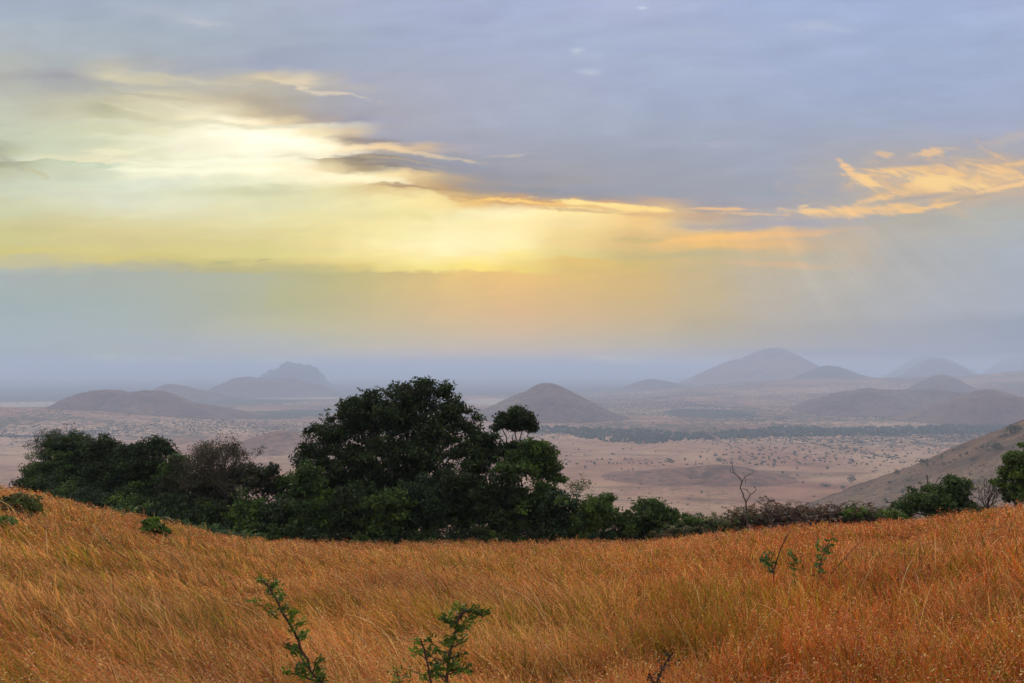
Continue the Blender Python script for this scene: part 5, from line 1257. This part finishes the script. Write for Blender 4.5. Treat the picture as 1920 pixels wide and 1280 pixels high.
#ENDSKYTABLE
SK = 3.0
wn = n.noise(n.scale(UV, (2.2, 9, 1)), 1.0, 5, .6)
warp = n.vmath('MULTIPLY', n.vmath('SUBTRACT', wn.outputs['Color'], (.5, .5, .5)), (.12 * (not CAL), .042 * (not CAL), 0))
wn2 = n.noise(n.scale(UV, (13, 38, 1)), 1.0, 5, .6)
UW = n.vmath('ADD', n.vmath('ADD', UV, warp), n.vmath('MULTIPLY', n.vmath('SUBTRACT', wn2.outputs['Color'], (.5, .5, .5)), (.03 * (not CAL), .024 * (not CAL), 0)))
sp2 = n.new('ShaderNodeSeparateXYZ'); n.l.new(UW, sp2.inputs[0])
uu = n.mapr(sp2.outputs[0], -.9, .9, 0, 1, smooth=False)
col = None
for ri, (py, cols) in reversed(list(enumerate(ROWS))):      # from the horizon upward, one after another
    cr = n.new('ShaderNodeValToRGB')
    n.put(cr.inputs[0], uu if col is None else n.math('ADD', uu, n.math('MULTIPLY', n.vmath('LENGTH', col), 1e-7))); cr.color_ramp.interpolation = 'B_SPLINE' if False else 'EASE'
    el = cr.color_ramp.elements
    for k, (px, c) in enumerate(zip(COLS, cols)):
        pos = ((px - 960) / F + .9) / 1.8
        e = el[k] if k < 2 else el.new(pos)
        if k < 2: e.position = pos
    order = sorted(range(len(el)), key=lambda q: el[q].position)
    for k, q in enumerate(order):
        lin = np.array(srgb(*cols[k])) if len(cols[k]) == 3 else np.array(cols[k][:3])
        lin = np.array(pre(COLS[k], py, lin))
        el[q].position = ((COLS[k] - 960) / F + .9) / 1.8
        el[q].color = (*[float(v) / SK for v in lin], 1)
    vk = uv(960, py)[1]
    col = cr.outputs[0] if col is None else n.mix(n.mapr(sp2.outputs[1], vprev, vk), col, cr.outputs[0])
    vprev = vk
col = n.scale(col, (SK, SK, SK))

# streaky cloud texture
UVr = n.mapping(UV, rot=(0, 0, R(-7)), typ='POINT')
st1 = n.noise(n.scale(UVr, (2.4, 15, 1)), 1.0, 7, .62, .5)
st2 = n.noise(n.scale(UVr, (6, 26, 1)), 1.0, 6, .65, .8)
upm = n.mapr(Vv, .07, .24)
k1 = n.mapr(st1.outputs[0], .3, .72, .925, 1.08)
k1 = n.math('ADD', n.math('MULTIPLY', n.math('SUBTRACT', k1, 1.0), upm), 1.0)
col = n.vmath('MULTIPLY', col, n.comb(k1, k1, n.math('ADD', n.math('MULTIPLY', n.math('SUBTRACT', k1, 1.0), .6), 1.0)))
st3 = n.noise(n.scale(UV, (9, 24, 1)), 1.0, 6, .6, .6)
k2 = n.math('ADD', n.mapr(st2.outputs[0], .35, .7, .965, 1.035), n.math('MULTIPLY', n.mapr(st3.outputs[0], .35, .68, -.022, .032), upm))
col = n.vmath('MULTIPLY', col, n.comb(k2, k2, k2))

# individual cloud masses and lit gaps: px, py, half w, half h, rotation, colour, strength, noise threshold, softness
NZ = {}
def nz_for(kind):
    if kind not in NZ:
        sx, sy, d = {'streak': (7, 40, .6), 'puff': (14, 30, 1.2), 'soft': (3, 9, .3), 'fine': (16, 85, .8), 'ruffle': (20, 62, .55)}[kind]
        rot = {'ruffle': 12}.get(kind, -6)
        NZ[kind] = n.noise(n.scale(n.mapping(UV, rot=(0, 0, R(rot)), typ='POINT'), (sx, sy, 1)), 1.0, 8, .62, d).outputs[0]
    return NZ[kind]


def blob(col, px, py, hw, hh, rot, c, s, kind='streak', lo=.42, hi=.58, inner=.25, nw=1.0, wob=1.0, gain=1.0):
    u0, v0 = uv(px, py)
    q = n.mapping(n.vmath('ADD', UW if kind != 'ruffle' else UV, n.scale(col, (1e-7, 1e-7, 1e-7))), (u0, v0, 0), (0, 0, R(rot)), (hw / F, hh / F, 1))
    d = n.vmath('LENGTH', q)
    nz = nz_for(kind)
    # noise eats at the rim, the middle stays whole
    k = n.math('SUBTRACT', n.math('ADD', n.math('MULTIPLY', n.math('SUBTRACT', nz, .5), nw * 2.2), .62), d)
    k = n.mapr(k, -.10 - inner, .10 + inner)
    k = n.math('MULTIPLY', k, s)
    return n.mix(k, col, tuple(v * gain for v in pre(px, py, srgb(*c))))


#BLOBS
B = [
    # streaks of veil around the hidden sun
    (500, 258, 150, 22, -10, (255, 255, 234), .8, 'streak', .4, 1.08),
    (400, 302, 230, 12, -3, (255, 253, 228), .6, 'fine', .3, 1.0),
    (240, 285, 90, 6, -2, (244, 240, 205), .6, 'fine', .3, 1.0),
    (380, 320, 240, 7, -3, (255, 253, 226), .6, 'fine', .3, 1.0),
    (300, 262, 160, 9, -4, (246, 243, 214), .45, 'fine', .4, 1.0),
    (640, 338, 170, 9, -9, (255, 248, 208), .7, 'fine', .3, 1.0),
    (760, 292, 170, 6, -7, (240, 212, 170), .55, 'fine', .3, 1.0),
    # grey bank above and to the right of the sun
    (130, 158, 95, 22, -4, (152, 156, 168), .55, 'puff', .6, 1.0),
    (60, 150, 110, 18, -3, (160, 165, 172), .35, 'streak', .5, 1.0),
    (330, 140, 170, 6, -8, (214, 206, 180), .4, 'fine', .4, 1.0),
    (600, 168, 100, 5, -11, (234, 216, 190), .6, 'fine', .3, 1.0),
    (510, 150, 90, 5, -8, (226, 212, 184), .5, 'fine', .3, 1.0),
    (500, 188, 120, 13, -12, (176, 167, 152), .5, 'streak', .45, 1.0),
    (260, 176, 130, 6, -9, (180, 178, 158), .5, 'fine', .35, 1.0),
    (280, 212, 110, 6, -14, (226, 220, 190), .5, 'fine', .35, 1.0),
    (360, 208, 90, 5, -13, (236, 228, 198), .45, 'fine', .35, 1.0),
    (690, 266, 95, 9, -4, (158, 150, 146), .75, 'fine', .4, 1.0),
    (840, 262, 220, 14, -4, (162, 166, 182), .45, 'streak', .5, 1.0),
    (700, 304, 120, 7, -5, (152, 142, 128), .75, 'fine', .35, 1.0),
    (720, 322, 110, 5, -8, (150, 140, 128), .6, 'fine', .3, 1.0),
    (900, 330, 240, 14, -4, (152, 154, 164), .6, 'streak', .4, 1.0),
    (760, 312, 110, 4, -7, (205, 182, 150), .5, 'fine', .3, 1.0),
    (760, 360, 90, 4, -5, (172, 148, 112), .75, 'fine', .3, 1.0),
    (880, 372, 120, 5, -4, (206, 166, 112), .7, 'fine', .3, 1.0),
    (1010, 362, 240, 12, -4, (152, 151, 158), .7, 'streak', .35, 1.0),
    (1250, 350, 300, 26, 0, (158, 162, 176), .5, 'streak', .5, 1.0),
    # golden rim of the bank
    (1000, 380, 170, 5, -3, (255, 216, 140), .85, 'fine', .3, 1.0),
    (1130, 384, 120, 7, -5, (255, 230, 158), 1.0, 'ruffle', .3, 1.0),
    (1090, 396, 110, 5, -4, (190, 160, 124), .6, 'ruffle', .3, 1.0),
    (1220, 394, 110, 7, -3, (255, 222, 148), .95, 'ruffle', .3, 1.0),
    (1340, 392, 120, 4, -1, (240, 196, 144), .8, 'ruffle', .3, 1.0),
    (1420, 402, 80, 4, -2, (232, 192, 148), .6, 'ruffle', .3, 1.0),
    (1260, 404, 110, 8, -1, (214, 176, 136), .6, 'ruffle', .4, 1.0),
    (1340, 418, 130, 9, 2, (168, 162, 166), .6, 'fine', .4, 1.0),
    (1500, 420, 170, 8, 3, (168, 168, 176), .75, 'fine', .4, 1.0),
    (1205, 449, 62, 9, 1, (188, 178, 128), .85, 'puff', .4, 1.0),
    (1040, 466, 55, 5, 2, (234, 216, 144), .5, 'puff', .4, 1.0),
    (1340, 444, 200, 10, 3, (248, 196, 128), .75, 'streak', .4, 1.0),
    (1500, 436, 120, 7, 3, (232, 184, 136), .55, 'streak', .5, 1.0),
    (1330, 474, 170, 9, 2, (188, 178, 148), .5, 'streak', .5, 1.0),
    (1440, 496, 170, 8, -2, (220, 182, 144), .5, 'ruffle', .5, 1.0),
    (1590, 470, 60, 30, -40, (206, 182, 156), .3, 'puff', .6, 1.0),
    # lit ruffled cloud at the right
    (1790, 342, 250, 58, 5, (216, 184, 150), .8, 'ruffle', .55, 1.0),
    (1770, 334, 185, 36, 3, (246, 202, 144), .8, 'ruffle', .42, 1.0),
    (1760, 340, 110, 18, -5, (255, 220, 156), .75, 'ruffle', .42, 1.0),
    (1850, 325, 90, 12, -10, (252, 208, 148), .75, 'ruffle', .3, 1.0),
    (1622, 340, 44, 13, -25, (255, 212, 148), .8, 'ruffle', .35, 1.0),
    (1585, 312, 28, 9, -42, (255, 206, 146), .85, 'ruffle', .35, 1.0),
    (1655, 290, 34, 8, -5, (236, 196, 150), .6, 'ruffle', .35, 1.0),
    (1748, 286, 50, 10, 8, (242, 200, 150), .75, 'ruffle', .35, 1.0),
    (1700, 308, 120, 6, 3, (160, 164, 178), .55, 'ruffle', .35, 1.0),
    (1530, 396, 75, 9, 0, (255, 210, 146), .85, 'ruffle', .42, 1.0),
    (1510, 386, 22, 6, 10, (255, 214, 150), .7, 'ruffle', .35, 1.0),
    (1610, 395, 130, 14, 4, (248, 202, 142), .8, 'ruffle', .45, 1.0),
    (1740, 390, 90, 7, 11, (250, 202, 140), .8, 'ruffle', .35, 1.0),
    (1640, 374, 60, 10, 10, (248, 202, 142), .7, 'ruffle', .35, 1.0),
    (1890, 350, 70, 6, 12, (250, 206, 150), .8, 'ruffle', .3, 1.0),
    (1560, 362, 80, 20, 2, (160, 163, 178), .6, 'puff', .6, 1.0),
    (1720, 372, 90, 6, 7, (170, 164, 166), .7, 'ruffle', .35, 1.0),
    (1820, 372, 70, 5, 9, (176, 168, 160), .55, 'ruffle', .35, 1.0),
    (1890, 262, 60, 15, 20, (200, 186, 172), .45, 'ruffle', .5, 1.0),
    (1850, 395, 110, 14, 6, (176, 184, 176), .5, 'puff', .6, 1.0),
    # small dark cloud at the left edge
    (20, 296, 52, 14, -28, (164, 166, 142), .8, 'puff', .4, 1.0),
    (78, 322, 30, 7, -26, (196, 188, 148), .6, 'fine', .35, 1.0),
    (10, 268, 40, 7, -22, (176, 180, 164), .55, 'puff', .4, 1.0),
    # low bank on the left with its soft upper edge
    (420, 495, 50, 5, 4, (180, 180, 140), .7, 'puff', .4, 1.0),
    (500, 492, 24, 4, 6, (176, 174, 130), .7, 'puff', .4, 1.0),
    (560, 512, 190, 9, -3, (188, 184, 142), .45, 'streak', .4, 1.0),
    (470, 362, 90, 10, 4, (214, 214, 174), .5, 'soft', .5, 1.0),
    # faint lighter puffs high up
    (1198, 17, 13, 6, 0, (210, 216, 230), .9, 'puff', .7, 1.0),
    (1086, 103, 15, 6, 0, (198, 204, 218), .8, 'puff', .7, 1.0),
    (1105, 140, 22, 6, 0, (190, 198, 214), .7, 'puff', .7, 1.0),
    (1050, 175, 50, 10, 0, (184, 192, 208), .4, 'puff', .7, 1.0),
    (1300, 70, 120, 12, 0, (178, 188, 210), .45, 'puff', .7, 1.0),
    (1520, 55, 80, 12, -2, (184, 194, 214), .6, 'puff', .7, 1.0),
    (1340, 140, 110, 14, 2, (176, 186, 208), .4, 'puff', .7, 1.0),
    (1180, 100, 90, 9, 1, (152, 166, 202), .35, 'puff', .7, 1.0),
    (960, 296, 70, 4, -2, (206, 190, 172), .5, 'fine', .4, 1.0),
    (1330, 265, 90, 6, 0, (178, 182, 196), .5, 'puff', .6, 1.0),
    (300, 20, 160, 18, -10, (186, 190, 200), .45, 'streak', .6, 1.0),
    (380, 36, 60, 5, -8, (196, 198, 202), .5, 'fine', .5, 1.0),
]
#ENDBLOBS
if CAL: B = []
for b_ in B:
    px, py, hw, hh, rot, c, s, kind, inner, gain = b_
    col = blob(col, px, py, hw, hh, rot, c, s, kind, inner=inner, gain=gain, nw={'soft': .6, 'ruffle': 1.35, 'puff': .8}.get(kind, .8))

# slanting rays below the lit cloud at the right
u0, v0 = uv(1250, 60)
ang_ = n.math('ARCTAN2', n.math('SUBTRACT', U, u0), n.math('SUBTRACT', v0, Vv))
rn = n.noise(n.comb(n.math('MULTIPLY', ang_, 11.0), 0.0, 0.0), 1.0, 3, .6)
um, vm = uv(1640, 500)
rq = n.mapping(UV, (um, vm, 0), (0, 0, 0), (420 / F, 150 / F, 1))
rm = n.mapr(n.vmath('LENGTH', rq), 1.0, .3)
rk = n.math('ADD', n.math('MULTIPLY', n.math('MULTIPLY', n.mapr(rn.outputs[0], .34, .68, -.5, .5), rm), .12), 1.0)
col = n.vmath('MULTIPLY', col, n.comb(rk, rk, rk))

# above and behind: broken cloud over a clear physical sky
sky = n.new('ShaderNodeTexSky', sky_type='NISHITA'); sky.sun_disc = False
sky.sun_elevation = SUN_EL; sky.sun_rotation = SUN_AZ; sky.altitude = 1200; sky.air_density = 1.2; sky.dust_density = 2.5
nis = n.scale(sky.outputs[0], (.10, .10, .10))
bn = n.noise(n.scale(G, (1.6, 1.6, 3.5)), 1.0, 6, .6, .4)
BACK = 1.45  # unseen sky overhead and behind, brightened as added fill for grass and haze
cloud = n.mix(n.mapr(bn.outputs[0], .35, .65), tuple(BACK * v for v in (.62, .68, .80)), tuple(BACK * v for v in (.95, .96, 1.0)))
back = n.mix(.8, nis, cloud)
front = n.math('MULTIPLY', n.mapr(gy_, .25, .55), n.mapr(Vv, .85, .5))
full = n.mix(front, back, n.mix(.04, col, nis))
# below the horizon the sky is only the dim ground haze
full = n.mix(n.mapr(gz_, -.02, -.10), full, (.20, .19, .18))
bg = n.new('ShaderNodeBackground'); n.l.new(full, bg.inputs['Color']); bg.inputs['Strength'].default_value = 1.0
out = n.new('ShaderNodeOutputWorld'); n.l.new(bg.outputs[0], out.inputs['Surface'])
world.cycles.sampling_method = 'MANUAL'; world.cycles.sample_map_resolution = 1024

# ------------------------------------------------------------------ render settings
sc.view_settings.view_transform = 'Standard'; sc.view_settings.look = 'None'
sc.view_settings.exposure = 0.0; sc.view_settings.gamma = 1.0
sc.render.engine = 'CYCLES'
c = sc.cycles
c.use_denoising = True
c.max_bounces = 5; c.diffuse_bounces = 3; c.glossy_bounces = 1; c.transmission_bounces = 3; c.volume_bounces = 1
c.caustics_reflective = False; c.caustics_refractive = False
c.sample_clamp_indirect = 6
